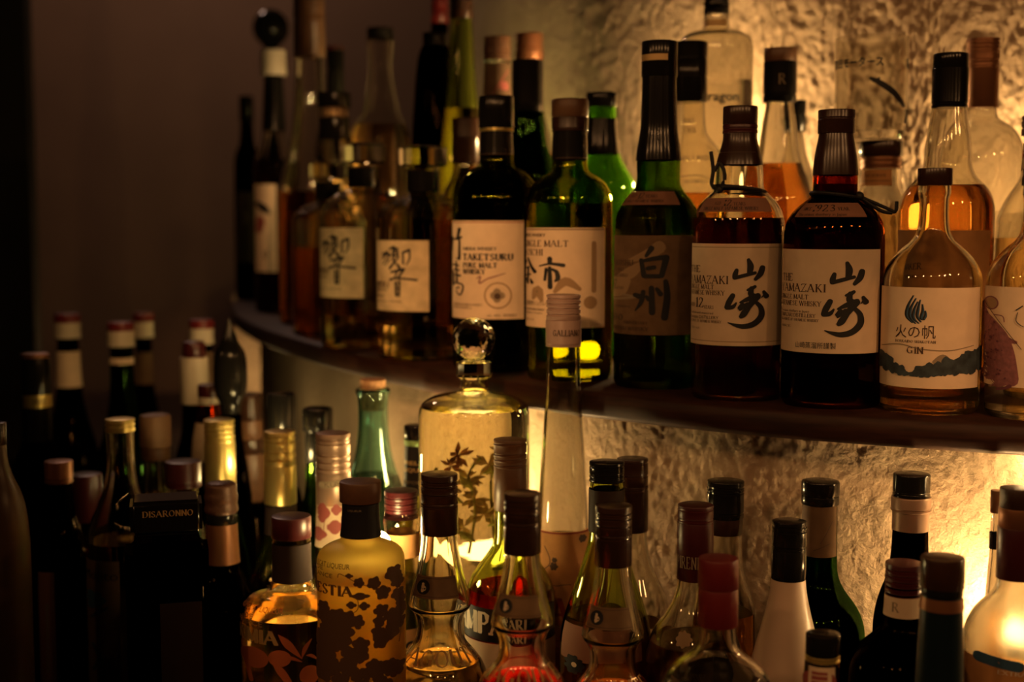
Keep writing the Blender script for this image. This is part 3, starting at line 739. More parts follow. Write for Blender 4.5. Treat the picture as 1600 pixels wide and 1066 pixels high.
def facet_bottle(label, cx, d, dy, k, wash, kan, lx0, lx1, ly0, ly1):
    b = Bottle('faceted_bottle', label, cx, d)
    Y = lambda y: 565 + (y - 565) * k + dy
    H = lambda h: h * k
    b.glass([(Y(262), H(23)), (Y(298), H(24)), (Y(304), H(28)), (Y(311), H(46)), (Y(322), H(62)), (Y(336), H(71)), (Y(346), H(73)), (Y(545), H(73))], G_CLEAR, L_AMBER if wash else L_PALE, Y(395) if wash else Y(505), n=24, flat=True, it=1)
    b.solid('neck_collar', [(Y(268), H(26)), (Y(300), H(26))], K_BLACK)
    P = [(Y(228), 30), (Y(231), 38), (Y(258), 38), (Y(263), 28)]
    b.solid('stopper', [(y, H(h)) for y, h in P], G_CLEAR, n=14, it=0, flat=True, label='faceted crystal stopper')
    if kan:
        b.band('label', ly0, ly1, P_WASHI, lx0, lx1, kan)
    return b
k2 = kanji(HIBI, 580, 360, 7.617) + [('t', 'HIBIKI', 592, 441, 9, 's', 609, I_BROWN), ('t', 'SUNTORY', 592, 452, 4.5, 's', 608.5, I_BROWN), ('t', 'WHISKY', 591.5, 462, 4, 's', 603, I_BROWN), ('t', 'Japanese whisky', 592, 470, 3, 'n', 630, I_BROWN)]
facet_bottle('faceted crystal-stoppered bottle with torn-edged washi label, next to the stout green bottle', 663, 1.557, 0, 1.0, False, k2, 590.5, 670, 376, 487)
HB = [([(x * .96, y * .98) for x, y in p], ws) for p, ws in HIBI]
k1 = kanji(HB, 487, 343, 7.617) + [('t', 'HIBIKI', 503, 420, 8, 's', 516, I_BROWN), ('t', 'WHISKY', 503, 432, 4, 's', 515, I_BROWN), ('t', 'Japanese whisky', 503, 450, 3, 'n', 535, I_BROWN)]
facet_bottle('faceted crystal-stoppered bottle with washi label, second from the stout green bottle', 571, 1.712, -19, .955, False, k1, 502, 568, 356, 466)
b = facet_bottle('dim faceted bottle with crystal stopper and no visible label, left of two washi labels', 517, 1.895, -42, .80, True, None, 0, 0, 0, 0)

def gin(label, cx, d, items):
    b = Bottle('gin_bottle', label, cx, d)
    b.glass([(288, 24), (304, 25.5), (309, 22), (355, 23), (374, 30), (391, 51), (411, 67), (431, 74.5), (452, 75), (625, 71)], G_CLEAR, L_CLEAR, 600)
    b.cap(263, 290, 26.5, K_BROWN, (), top=1.5)
    b.band('label', 450, 608, P_CREAM, cx - 73, cx + 70, items); return b
g = []
for pts in ([(300, 145), (268, 225), (262, 290), (298, 336)], [(316, 165), (286, 240), (284, 295), (318, 341)], [(328, 188), (308, 250), (306, 300), (338, 338)], [(344, 175), (334, 240), (330, 290), (352, 328)], [(358, 205), (364, 250), (354, 300), (368, 312)], [(378, 250), (382, 280), (372, 306)]):
    g += [('b', [(x / 4.442 + 1360, y / 4.442 + 430) for x, y in pts], [1.2, 4.6, 4.6, 1.4], I_BLACK), ('b', [(x / 4.442 + 1361.3, y / 4.442 + 430) for x, y in pts], [.6, 1.6, 1.8, .6], I_BLUE)]
g += [('t', '火の帆', 1404, 509, 21, 'n', 1461, I_BROWN), ('t', 'HOKKAIDO SHAKOTAN', 1404, 533, 4, 's', 1461, I_BROWN), ('t', 'GIN', 1421, 543.5, 10, 's', 1443, I_BROWN),
      ('b', [(1384, 545), (1410, 540), (1440, 546), (1480, 548), (1515, 541)], [1, 1.5, 1.5, 1.5, 1], I_GREY),
      ('b', [(1460, 566), (1472, 560), (1482, 566)], [6, 12, 6], I_GREY),
      ]
for x, y, rx, ry in [(1432, 586, 8, 4), (1442, 581, 10, 9), (1455, 579, 11, 11), (1466, 577, 9, 11), (1478, 573, 11, 14), (1490, 575, 9, 11), (1500, 570, 12, 15), (1513, 566, 12, 18), (1522, 562, 8, 18), (1384, 567, 8, 13), (1393, 572, 9, 13), (1402, 578, 8, 9), (1411, 581, 8, 8), (1419, 586, 5, 4)]:
    g.append(('d', (x, y, rx * 1.1, 5, 22, ry, x * 1.7), I_TEAL))
gin('clear gin bottle with flame emblem label, dark cap, on the ledge', 1453, 1.112, g)
def q8(x, y): return (x / 4.85 + 1500, y / 4.85 + 440)
g = [('b', [q8(185, 210), q8(215, 330), q8(240, 470), q8(275, 620), q8(320, 740)], [14, 24, 38, 44, 40], I_PURPLE), ('b', [q8(240, 300), q8(300, 430), q8(360, 560), q8(410, 760)], [14, 32, 30, 24], I_PURPLE), ('b', [q8(300, 400), q8(370, 450), q8(440, 470)], [12, 10, 5], I_PURPLE),
     ('d', (*q8(262, 178), 11, 0, 20), I_PURPLE), ('d', (*q8(262, 178), 9, 0, 20), I_TAN)]
rr = random.Random(3)
for i in range(70):
    x, y = rr.uniform(170, 400), rr.uniform(220, 760)
    if abs(x - 200 - (y - 220) * .18) < 60 + (y - 220) * .13: g.append(('d', (*q8(x, y), rr.uniform(.6, 2.4), 5, 10), I_PLUM))
g += [('b', [q8(180, 100), q8(300, 280), q8(480, 520)], [.9, .9, .9], I_BROWN), ('b', [q8(320, 838), q8(370, 826), q8(410, 806)], [4, 4, 6], I_PLUM), ('b', [q8(290, 265), q8(350, 275), q8(362, 318)], [1.5, 1.5, 1.5], I_PURPLE),
      ('b', [q8(440, 222), q8(480, 190)], [1.6, 1.6], I_BLACK), ('b', [q8(450, 240), q8(440, 300), q8(462, 330), q8(490, 348)], [1, 1.2, 1.2, 1], I_BLACK)]
gin('clear gin bottle with red-purple dancing figure on its label, cut by the right picture edge', 1615, 1.078, g)

# ------------------------------------------------------------------ bottles on the ledge, second row
b = Bottle('whisky_bottle', 'bulb-necked amber whisky bottle with tall black cap behind the flame-emblem gin', 1472, 1.25)
b.glass([(150, 24), (175, 27), (200, 31), (232, 35.5), (258, 36), (274, 41), (288, 55), (302, 66), (322, 71.5), (345, 72), (500, 70)], G_CLEAR, L_AMBER, 291)
b.cap(84, 108, 26.5, K_BLACK, (), top=1.5); b.cap(107, 169, 27.5, K_BLACK, (163,), 'neck_sleeve', gd=.8, top=1)
b.band('label', 360, 470, P_ORANGE, 1404, 1540, [('t', 'MAKER', 1408, 405, 12, 's', 1440, I_BROWN), ('t', 'WHISKY', 1410, 428, 6, 's', 1436, I_BROWN)])
b = Bottle('liqueur_bottle', 'clear sloping-shouldered bottle with copper screw cap near the right wall lamp', 1521, 1.375)
b.glass([(100, 22), (182, 22.5), (188, 30), (200, 50), (222, 62), (245, 68), (280, 70), (470, 70)], G_CLEAR, L_CLEAR, 330)
b.cap(61, 84, 25.5, K_COPPER, (67, 73, 79), gd=1); b.cap(84, 169, 25, K_COPPER, (96, 106), 'neck_foil', gd=.6, top=.6)
b = Bottle('spirit_bottle', 'clear bottle with dark cap and patterned neck paper at the right picture edge', 1612, 1.24)
b.glass([(205, 22), (268, 24), (285, 30), (308, 46), (335, 58), (360, 60), (480, 60)], G_CLEAR, L_PALE, 372)
b.cap(181, 212, 27, K_MAROON, (188, 200))
b.band('neck_label', 222, 266, P_CREAM, 1588, 1636, [('d', (1598, 240, 7, 5, 20), I_PETAL), ('d', (1596, 254, 4, 5, 16), I_PURPLE)])
bj = b = Bottle('squat_bottle', 'squat clear bottle with wide dark cap carrying the printed glass', 1369, 1.40)
b.glass([(244, 28), (262, 30), (292, 30), (300, 36), (315, 41), (335, 42), (470, 42)], G_CLEAR, L_PALE, 330)
b.cap(221, 245, 34, K_BROWN, (), top=1.5); b.cap(245, 264, 31, K_COPPER, (250, 258), 'foil_ring', gd=1)
b.band('neck_label', 265, 290, P_ORANGE, 1348, 1392, [('t', 'RESERVE', 1354, 272, 4, 's', 1384, I_BROWN), ('l', 1350, 1390, 282, 1, I_BROWN)])
# printed drinking glass on top of it
m = Bottle('drinking_glass', 'clear drinking glass with dark printed writing, standing on a squat capped bottle', 1361, 1.40, 'shelf', 130, 'glass', 'glassware', z0=SHELF + bj.z(221) + .0004)
zt = m.z(60); R = m.r(56, 130); th = .0017
o_ = [(R, zt), (R, zt * .6), (R * .985, .02), (R * .96, .006), (R * .9, .001), (0, .001), (0, .010), (R * .9, .010), (R * .96 - th, .02), (R - th, zt * .6), (R - th, zt)]
V, Fc = revolve(o_, 48, True); mesh('glass_body', V, Fc, [G_CLEAR], m.o, 50)
m.prof = [(R, zt), (R, 0)]
m.band('print', 86, 190, I_BLACK, 1306, 1416, [('t', '宮田モータース', 1307, 88, 15, 'N', 1378, I_BLACK), ('b', [(1360, 122), (1376, 131), (1396, 146), (1409, 164)], [5, 9, 9, 6], I_BLACK), ('b', [(1413, 90), (1415, 103)], [3, 4], I_BLACK), ('b', [(1414, 170), (1412, 190)], [4, 5], I_BLACK), ('b', [(1364, 127), (1373, 122)], [4, 3], I_BLACK)], paper=False)
b = Bottle('whisky_bottle', 'clear tulip-necked bottle with brown-topped black cap left of the printed glass', 1211, 1.455)
b.glass([(150, 21), (165, 21), (185, 25), (215, 29), (245, 33), (270, 40), (290, 48), (312, 54), (340, 55), (480, 55)], G_CLEAR, L_AMBER, 256)
b.cap(76, 98, 25.5, K_TAN, (), top=1); b.cap(97, 161, 26, K_BLACK, (148,), 'neck_sleeve', gd=1, top=1)
b.band('cap_letter', 110, 134, I_GREY, 1185, 1232, [('t', 'R', 1217, 116, 15, 's', 1226, I_GREY)], rad=b.r(26.2, 120), paper=False)
b = Bottle('spirit_bottle', 'slim clear bottle with small black cap, half behind the tulip-necked bottle', 1238, 1.58)
b.glass([(200, 11), (235, 13), (260, 22), (290, 34), (310, 36), (460, 36)], G_CLEAR, L_PALE, 300)
b.cap(157, 206, 14.5, K_BLACK, (180,), gd=.8)
b = Bottle('decanter_bottle', 'tall square-shouldered clear bottle with black stopper and script reading Dragon', 1117, 1.56, yref=200)
b.glass([(8, 19), (44, 19.5), (47, 26), (52, 42), (58, 53), (68, 57), (90, 57.5), (440, 57.5)], G_WAVY, L_CLEAR, 128)
b.cap(-14, 23, 20, K_BLACK, (2, 12), gd=1.5)
b.band('print', 140, 168, I_BLACK, 1070, 1165, [('t', 'Dragon', 1092, 142, 15, 'N', 1152, I_BLACK)], paper=False)
b.band('neck_print', 30, 40, I_GOLD, 1100, 1134, off=.0006)
b = Bottle('whisky_bottle', 'clear printed bottle with broad black cap, behind the green bottle with the tall sleeve', 1072, 1.455)
b.glass([(150, 25), (200, 26), (214, 31), (228, 44), (242, 53), (262, 57), (480, 57)], G_CLEAR, L_AMBER, 302)
b.cap(66, 161, 28, K_BLACK, (92, 120), gd=.7, top=2)
b.band('red_tag', 128, 161, I_RED, 1043, 1056, rad=b.r(28.3, 145), label='small red tag on the black cap')
b.band('print', 165, 300, I_BROWN, 1030, 1118, [('t', 'PORT', 1062, 185, 8, 's', 1090, I_BROWN), ('t', 'CASK', 1064, 200, 8, 's', 1094, I_BROWN), ('t', 'MALT WHISKY', 1065, 243, 7, 's', 1110, I_BROWN), ('t', 'BLENDED', 1072, 281, 5, 's', 1100, I_BROWN), ('b', [(1066, 276), (1090, 274), (1110, 284)], [1, 1.3, 1], I_BROWN)], paper=False)
b = Bottle('whisky_bottle', 'green glass bottle with dark sleeve and black cap behind the two-character olive bottle', 938, 1.56)
b.glass([(160, 22), (185, 23), (215, 25), (240, 28), (260, 37), (282, 52), (302, 50), (325, 51), (470, 51)], G_LGREEN, L_CLEAR, 400)
b.cap(145, 168, 24.5, K_BLACK, (), top=2); b.band('neck_sleeve', 186, 241, K_BLACK)
b = Bottle('whisky_bottle', 'dark green bottle with long black cap rising behind the stout bottle', 824, 1.60)
b.glass([(165, 23), (185, 26), (210, 28), (232, 31), (250, 39), (268, 44), (290, 46), (480, 46)], G_DGREEN, L_WHISKY, 300)
b.cap(94, 180, 24.5, K_BLACK, (165,), gd=.6, top=2)
b = Bottle('wine_bottle', 'bottle with tan ribbed cap and blush neck label, second row, left of its twin cap', 777, 1.72)
b.glass([(90, 20), (150, 22), (190, 26), (220, 36), (250, 40), (450, 40)], G_CLEAR, L_PALE, 260)
b.cap(58, 95, 21.5, K_TAN, (66, 72, 88)); b.band('neck_label', 98, 160, P_BROWN, items=[('b', [(770, 148), (782, 128), (795, 108)], [1, 2, 1], I_PETAL), ('d', (788, 134, 7, 5, 16), I_PETAL)], x0=757, x1=797)
b = Bottle('wine_bottle', 'bottle with ribbed brass-brown cap, second row, above the long black cap', 826, 1.80)
b.glass([(85, 20), (130, 21), (180, 24), (220, 36), (250, 40), (440, 40)], G_CLEAR, L_PALE, 240)
b.cap(53, 94, 22, K_COPPER, (61, 68, 78)); b.band('neck_label', 95, 140, P_BROWN)
b = Bottle('liqueur_bottle', 'bottle with blocky brown-black cap between a crystal stopper and the stout bottle', 730, 1.65)
b.glass([(250, 19), (275, 22), (300, 38), (330, 46), (460, 46)], G_CLEAR, L_AMBER, 320)
b.cap(185, 256, 22.5, K_BROWN, (216,), gd=.7)
b = Bottle('liqueur_bottle', 'tall yellow-green glowing bottle with long neck, top cut by the picture edge', 722, 1.785, yref=300)
b.glass([(20, 16), (60, 19), (110, 21), (150, 24), (200, 30), (260, 38), (300, 40), (440, 40)], G_LIME, L_PALE, 170)
b.cap(-20, 30, 18, K_BROWN, (4, 14))
b = Bottle('liqueur_bottle', 'tall black bottle with narrow cap, left of the glowing yellow-green neck', 681, 1.86, yref=300)
b.glass([(72, 20), (84, 26), (110, 30), (170, 34), (230, 38), (300, 42), (430, 42)], G_DARK)
b.cap(52, 78, 20, K_BLACK, (60, 68))
b = Bottle('wine_bottle', 'far bottle with red cap top against the dark wall', 688, 2.12, yref=300)
b.glass([(34, 13), (90, 14), (140, 30), (400, 32)], G_DARK); b.cap(-8, 37, 13.5, K_RED, (4, 22))
b = Bottle('decanter_bottle', 'clear pear-necked bottle with flat black cap, glowing amber', 596, 2.08, yref=300)
b.glass([(58, 21.5), (68, 22), (84, 20), (98, 18), (125, 20), (155, 25), (180, 31), (198, 42), (216, 46.5), (240, 46), (420, 46)], G_CLEAR, L_PALE, 196)
b.cap(44, 62, 21, K_BLACK, (), top=2)
b = Bottle('liqueur_bottle', 'slim bottle with black cap and thin maroon rim behind the tall flared clear bottle', 526, 2.32, yref=300)
b.glass([(150, 13), (190, 16), (230, 30), (400, 30)], G_DARK); b.cap(78, 152, 14, K_BLACK, (110,)); b.cap(73, 78, 14.3, K_MAROON, (), 'cap_rim', top=.6)
b = Bottle('spirit_bottle', 'bottle with lettered dark cap and glowing neck behind the dim faceted bottle', 524, 1.99, yref=350)
b.glass([(210, 18), (240, 17), (285, 18), (310, 30), (340, 40), (460, 40)], G_CLEAR, L_PALE, 330)
b.cap(145, 168, 26, K_BLACK, (), top=2); b.cap(184, 219, 24, K_BLACK, (), 'neck_sleeve'); b.cap(168, 185, 21, P_GREY, (), 'cap_band', top=.8)
b.band('cap_letters', 168, 185, I_GOLD, 504, 545, [('t', 'NO 3', 511, 172, 8, 'S', 541, I_GOLD)], rad=b.r(21.3, 176), paper=False)
b = Bottle('liqueur_bottle', 'very tall flared clear bottle with long tan cap, top cut by the picture edge', 487, 2.10, yref=350)
b.glass([(80, 22), (150, 24.5), (200, 29), (240, 37), (275, 46), (310, 50), (400, 51), (500, 51)], G_CLEAR, L_AMBER, 300)
b.cap(-12, 90, 24.5, K_TAN, (4, 14, 34), gd=1)
b = Bottle('whisky_bottle', 'bottle with pale ribbed cap and blush pictorial label near the left end of the ledge', 431, 2.37, yref=350)
b.glass([(112, 14), (180, 17), (215, 19), (235, 27), (255, 32), (280, 33), (470, 33)], G_CLEAR, L_WHISKY, 250)
b.cap(79, 118, 20, K_WHITE, (87, 95, 103), gd=1); b.band('neck_sleeve', 118, 205, K_BLACK)
b.band('label', 288, 425, P_CREAM, 400, 432, [('b', [(404, 318), (414, 326), (422, 334)], [8, 12, 4], I_BLACK), ('b', [(406, 360), (408, 340), (412, 352)], [10, 10, 6], I_PETAL), ('t', '750', 404, 392, 13, 's', 418, I_BROWN)])
b = Bottle('liqueur_bottle', 'dark bottle farthest along the ledge at its left end', 388, 2.75, yref=350)
b.glass([(180, 9), (225, 11), (240, 18), (258, 21), (445, 21)], G_DARK, L_WHISKY, 250); b.cap(150, 190, 11, K_BLACK, ())
b.band('label', 300, 410, P_DARK, 372, 404, [('b', [(382, 330), (386, 340), (382, 350)], [6, 10, 5], I_BROWN)])
b = Bottle('decanter_bottle', 'dark bottle with big ball-shaped black stopper against the brown wall', 428, 2.92, yref=350)
b.glass([(70, 10), (200, 13), (240, 22), (430, 24)], G_DARK)
b.solid('ball_stopper', [(14, 2), (16, 12), (24, 22), (36, 28), (50, 28.5), (62, 23), (72, 12), (78, 9)], K_BLACK, it=2)

# ------------------------------------------------------------------ lower counter: middle and right
def ribbed_neck_bottle(label, cx, d, t, seed):
    """gold-topped liqueur bottle with a pinched waist and raised letters, t = pixel height of the cap's top"""
    b = Bottle('liqueur_bottle', label, cx, d, 'counter', 900, z0=COUNTER + .007)
    Y = lambda y: y - 740 + t
    b.glass([(Y(800), 26), (Y(834), 27.5), (Y(862), 30), (Y(900), 38), (Y(926), 45.5), (Y(940), 49), (Y(947), 48.5), (Y(953), 42), (Y(966), 36), (Y(985), 35.5), (Y(1002), 40), (Y(1018), 55), (Y(1036), 68), (Y(1058), 76), (Y(1090), 78), (Y(1130), 78), (1400, 77)], G_CLEAR, (L_PALE, L_PALE, L_ROSE, L_AMBER)[seed], Y(1030), th=.0034)
    b.cap(Y(740), Y(784), 29, K_BROWN, (Y(751), Y(759), Y(771)), gd=1.4); b.cap(Y(784), Y(833), 29.4, K_BROWN, (Y(789),), 'neck_capsule', gd=1.2, top=1)
    b.band('neck_label', Y(902), Y(938), P_GREY, cx - 37, cx + 26, [('d', (cx - 24, Y(920), 9.5, 0, 22, 12), I_BLACK), ('d', (cx - 24, Y(922), 3.4, 3, 14, 6), P_CREAM), ('d', (cx - 25, Y(915), 2, 0, 10), P_CREAM), ('l', cx - 35, cx + 25, Y(905), .8, I_BROWN), ('l', cx - 35, cx + 25, Y(934), .8, I_BROWN)])
    BOT3.append(b)
    b.band('raised_lettering', Y(1005), Y(1062), I_GOLD, cx - 80, cx + 80, [('t', "LAGOUTE", cx - 50, Y(1022), 26, 's', cx + 52, LETTER)], paper=False)
    return b
BOT3 = []
LETTER = pbr('raised_letter_glint', (.50, .30, .13), .2, .2)  # tan colour stands in for the glassy highlight on the letters
ribbed_neck_bottle('pinch-waisted liqueur bottle with ringed brown cap in front of the decanter', 687, 1.09, 740, 1)
ribbed_neck_bottle('middle one of three pinch-waisted bottles, in front of the red bitter', 816, .93, 770, 2)
ribbed_neck_bottle('pinch-waisted bottle right of its two twins, before two dark-capped bottles', 958, .99, 789, 3)

b = Bottle('liqueur_bottle', 'frosted yellow bottle printed with brown vine leaves', 565, 1.03, 'counter', 950, z0=COUNTER + .007); EST = b
b.glass([(800, 27), (838, 30), (844, 34), (849, 48), (855, 60), (864, 67), (878, 69), (1400, 68)], G_FROST, L_PALE, 900)
b.cap(751, 783, 32.5, K_TAN, (), top=3)
b.band('neck_sleeve', 785, 836, P_BLACK, items=[('t', 'LIQUEUR', 545, 797, 3, 'n', 565, I_GREY)], off=.001)
e_ = []
def q5(x, y): return (x / 4.933 + 490, y / 4.933 + 850)
for x, y, r_ in [(355, 300, 36), (465, 310, 46), (530, 390, 50), (610, 260, 58), (640, 330, 46), (640, 430, 46), (515, 530, 50), (500, 610, 42), (600, 590, 60), (490, 690, 46), (510, 760, 56), (590, 700, 60), (640, 650, 50), (660, 560, 46), (660, 480, 40),
                 (100, 510, 40), (110, 590, 60), (200, 570, 60), (270, 580, 60), (340, 600, 50), (160, 680, 80), (240, 680, 70), (120, 780, 90), (220, 760, 70), (365, 780, 58), (362, 850, 60), (290, 850, 60), (100, 900, 80), (160, 960, 60), (270, 950, 70), (330, 1000, 50), (460, 950, 56), (400, 1000, 50), (480, 1015, 50), (560, 975, 60), (620, 1000, 60), (90, 1020, 70), (220, 1060, 60), (370, 1100, 60), (520, 1100, 60)]:
    e_.append(('d', (*q5(x, y), r_ / 4.933 * 1.04, 5, 30, None, rr.uniform(0, 1.2)), I_LEAF))
for x, y, rx_, ry_ in [(365, 402, 60, 26), (300, 470, 34, 26), (392, 478, 36, 30), (286, 246, 26, 18)]: e_.append(('d', (*q5(x, y), rx_ / 4.933, 4, 24, ry_ / 4.933), I_LEAF))
for pts in ([(205, 262), (215, 235), (260, 250), (330, 290), (420, 325), (560, 350)], [(300, 535), (335, 515), (350, 480), (345, 420)], [(640, 250), (650, 400), (660, 640), (640, 800)]):
    e_.append(('b', [q5(*p) for p in pts], [.9] * len(pts), I_LEAF))
e_ += [('t', 'MUSCAT LIQUEUR', 492, 882, 8, 'n', 549, I_LEAF), ('t', 'DE', 501, 889.5, 6.5, 'n', 510, I_LEAF), ('t', 'FRANCE', 495, 899, 7, 'n', 524, I_LEAF), ('t', 'HESTIA', 494, 917, 15, 'S', 551, I_LEAF)]
b.band('vine_print', 870, 1150, I_LEAF, 497, 633, e_, paper=False)

b = Bottle('liqueur_bottle', 'clear amber bottle with orange fruit print and maroon cap, left of the vine-leaf bottle', 457, 1.19, 'counter', 950, z0=COUNTER + .007)
b.glass([(806, 27), (838, 30.5), (844, 29), (905, 29.5), (911, 34), (918, 35), (921, 44), (925, 60), (932, 73), (944, 79), (960, 79.5), (1400, 79)], G_CLEAR, L_PALE, 952)
b.cap(805, 839, 31, K_MAROON, (), top=3.5); b.band('neck_label', 847, 905, P_DARK)
def q6(x, y): return (x / 6.42 + 370, y / 6.42 + 900)
e_ = [('d', (*q6(200, 850), 21, 0, 24, 16), I_FRUIT), ('d', (*q6(440, 830), 17, 0, 24, 13), I_FRUIT), ('d', (*q6(720, 1010), 15, 0, 24), I_FRUIT)]
for pts, ws in (([(430, 590), (520, 690), (650, 840)], [1, 12, 1]), ([(650, 830), (680, 740), (745, 650)], [1, 7, .8]), ([(430, 835), (540, 825), (650, 870)], [1, 6, 1]), ([(370, 865), (450, 960), (540, 1090)], [1, 12, 8]), ([(85, 810), (130, 940), (170, 1080)], [1, 7, 7]), ([(690, 810), (740, 820), (800, 870)], [1, 5, 1])):
    e_.append(('b', [q6(*p) for p in pts], ws, I_PEACH))
e_ += [('t', 'KUMQUAT LIQUEUR', 379, 953, 7.5, 'n', 444, I_PEACH), ('t', 'DE', 387, 965, 8, 'n', 399, I_GOLD), ('t', 'FRANCE', 380, 974, 8.5, 'n', 414, I_GOLD), ('t', 'KIMIA', 379, 988, 20, 'S', 434, I_GOLD)]
b.band('fruit_print', 940, 1150, I_PEACH, 379, 535, e_, paper=False)

LIT = .007
def added_glow_disc(label, b, r, e):  # glowing disc added under a bottle to light it from below
    o = bpy.data.objects.new('added_glow_disc', None); C.objects.link(o); o.location = (b.o.location.x, b.o.location.y, COUNTER); tag(o, label, 'added glow disc', 'added glow discs on the counter')
    V, Fc = revolve([(0, LIT - .002), (r, LIT - .002), (r, 0), (0, 0)], 36); mesh('base', V, Fc, [K_STEEL], o)
    V, Fc = revolve([(0, LIT), (r * .96, LIT), (r * .96, LIT - .0018), (0, LIT - .0018)], 36); mesh('glow_face', V, Fc, [emit('glow_%d' % len(bpy.data.materials), YEL, e)], o)
added_glow_disc('added glowing disc under the frosted vine-leaf bottle', EST, .033, 5)
added_glow_disc('added glowing disc under the orange-fruit bottle', b, .044, 4)
for bb, tx, e in zip(BOT3, ('in front of the decanter', 'in front of the red bitter', 'before two dark-capped bottles'), (2.2, 1.5, .8)):
    added_glow_disc('added glowing disc under the pinch-waisted bottle ' + tx, bb, .036, e)
# round-stoppered decanter with herbs steeping in it
b = Bottle('decanter', 'glowing clear decanter with faceted ball stopper and dried herbs inside', 741, 1.28, 'counter', 800, 'decanter', z0=COUNTER + .007)
added_glow_disc('added glowing disc under the ball-stoppered decanter', b, .050, 7)
b.glass([(594, 21.5), (606, 23), (610, 23), (613, 30), (616, 50), (621, 68), (628, 80), (638, 86), (655, 87), (1400, 86)], G_WAVY, L_LEMON, 636, n=64)
rb = b.r(34, 530); zc = b.z(530)
V, Fc = [], []
bm = bmesh.new(); bmesh.ops.create_icosphere(bm, subdivisions=3, radius=rb)
for v in bm.verts: V.append((v.co.x, v.co.y, v.co.z + zc))
bm.verts.index_update(); Fc = [tuple(v.index for v in f.verts) for f in bm.faces]; bm.free()
b.part('ball_stopper', (V, Fc), G_CLEAR, 0, 'faceted glass ball')
b.solid('stopper_collar', [(563, 18), (566, 28), (588, 28), (592, 22)], G_CLEAR, n=12, it=0, flat=True)
rd = random.Random(11)
def petals(b, name, x, y, r_, m, npet=9, dd=0.0):
    """a dried flower head: petals around a centre"""
    c = Vector((b.r(x - b.cx, y), dd, b.z(y))); V, Fc = [], []
    for k in range(npet):
        d = Vector((rd.uniform(-1, 1), rd.uniform(-1, .6), rd.uniform(-1, 1))).normalized(); u = d.orthogonal().normalized(); w_ = d.cross(u); o = len(V)
        V += [c, c + d * r_ * .55 + u * r_ * .22, c + d * r_, c + d * r_ * .55 - u * r_ * .22, c + d * r_ * .55 + w_ * r_ * .08]
        Fc += [(o, o + 1, o + 4), (o + 1, o + 2, o + 4), (o + 2, o + 3, o + 4), (o + 3, o, o + 4), (o, o + 3, o + 2, o + 1)]
    return b.part(name, (V, Fc), m, 0)
for x, y, r_, m in [(722, 708, .014, SEED), (712, 722, .010, SEED), (735, 745, .013, FLOWER), (757, 722, .014, FLOWER), (770, 700, .010, FLOWER), (742, 775, .013, FLOWER), (752, 800, .012, FLOWER), (770, 790, .010, FLOWER), (712, 760, .010, FLOWER), (730, 820, .014, FLOWER)]:
    petals(b, 'flower', x, y, r_, m, 14, rd.uniform(-.012, .012))
for pts in ([(748, 712, 0), (735, 740, .006), (742, 790, 0), (735, 860, .004)], [(780, 705, -.005), (762, 735, 0), (760, 790, .008), (766, 870, 0)], [(700, 730, .01), (690, 770, .006), (705, 820, 0)]):
    P = [(b.r(x - b.cx, y), dd, b.z(y)) for x, y, dd in pts]
    b.part('stem', tube(spline(P, 6), .0011, 6), STEMM)
for x, y, a in [(752, 735, .5), (740, 760, 2.2), (765, 760, .9), (728, 780, 2.6), (757, 815, .4), (742, 840, 2.4)]:
    P = [Vector((b.r(x - b.cx, y), -.006, b.z(y))) + Vector((math.cos(a), -.2, math.sin(a))) * .018 * t for t in (0, .5, 1)]
    b.part('leaf', tube([tuple(p) for p in P], .0045, 6, [.15, 1, .1]), STEMM)

b = Bottle('liqueur_bottle', 'very tall tapering clear bottle with ribbed pale cap rising past the ledge', 880, 1.235, 'counter', 640)
b.glass([(505, 24), (545, 26.5), (600, 27), (640, 29.5), (700, 33), (780, 38), (850, 42.5), (930, 45), (1400, 45)], G_CLEAR, L_PALE, 838)
b.cap(460, 500, 27, K_ROSE, (467, 475, 482, 491), gd=1.3, top=2); b.cap(500, 541, 28, K_ROSE, (538,), 'neck_capsule', gd=.6, top=.8)
b.band('cap_letters', 512, 532, I_BROWN, 852, 908, [('t', 'GALLIANO', 865, 516, 9, 's', 904, I_BROWN)], rad=b.r(28.3, 520), paper=False)
b.band('label', 832, 1130, P_ORANGE, 837, 924, [
    ('l', 838, 923, 833, 2.5, I_RED), ('b', [(850, 856), (858, 872), (858, 884), (848, 894)], [1.2, 1.2, 1.2, 1.2], I_BROWN), ('d', (865, 886, 6, 6, 24), I_BROWN), ('d', (866, 876, 4, 6, 20), I_BROWN), ('d', (911, 844, 6, 6, 20), I_BROWN),
    ('b', [(858, 914), (870, 916), (880, 914), (892, 914)], [.8, .8, .8, .8], I_BROWN), ('t', '1896', 857, 922, 4, 'n', 868, I_BROWN),
    ('t', 'LLI', 838.5, 937, 37, 'S', 860, I_RED), ('t', 'ANO', 864, 937, 37, 'S', 922, I_RED), ('b', [(846, 982), (896, 982)], [8, 8], P_CREAM), ('d', (866, 1000, 14, 0, 24, 20), P_CREAM), ('t', 'IC', 858, 993, 9, 'n', 876, I_BROWN), ('t', "L'ORIGINAL", 853, 1012, 3, 'n', 876, I_BROWN)])

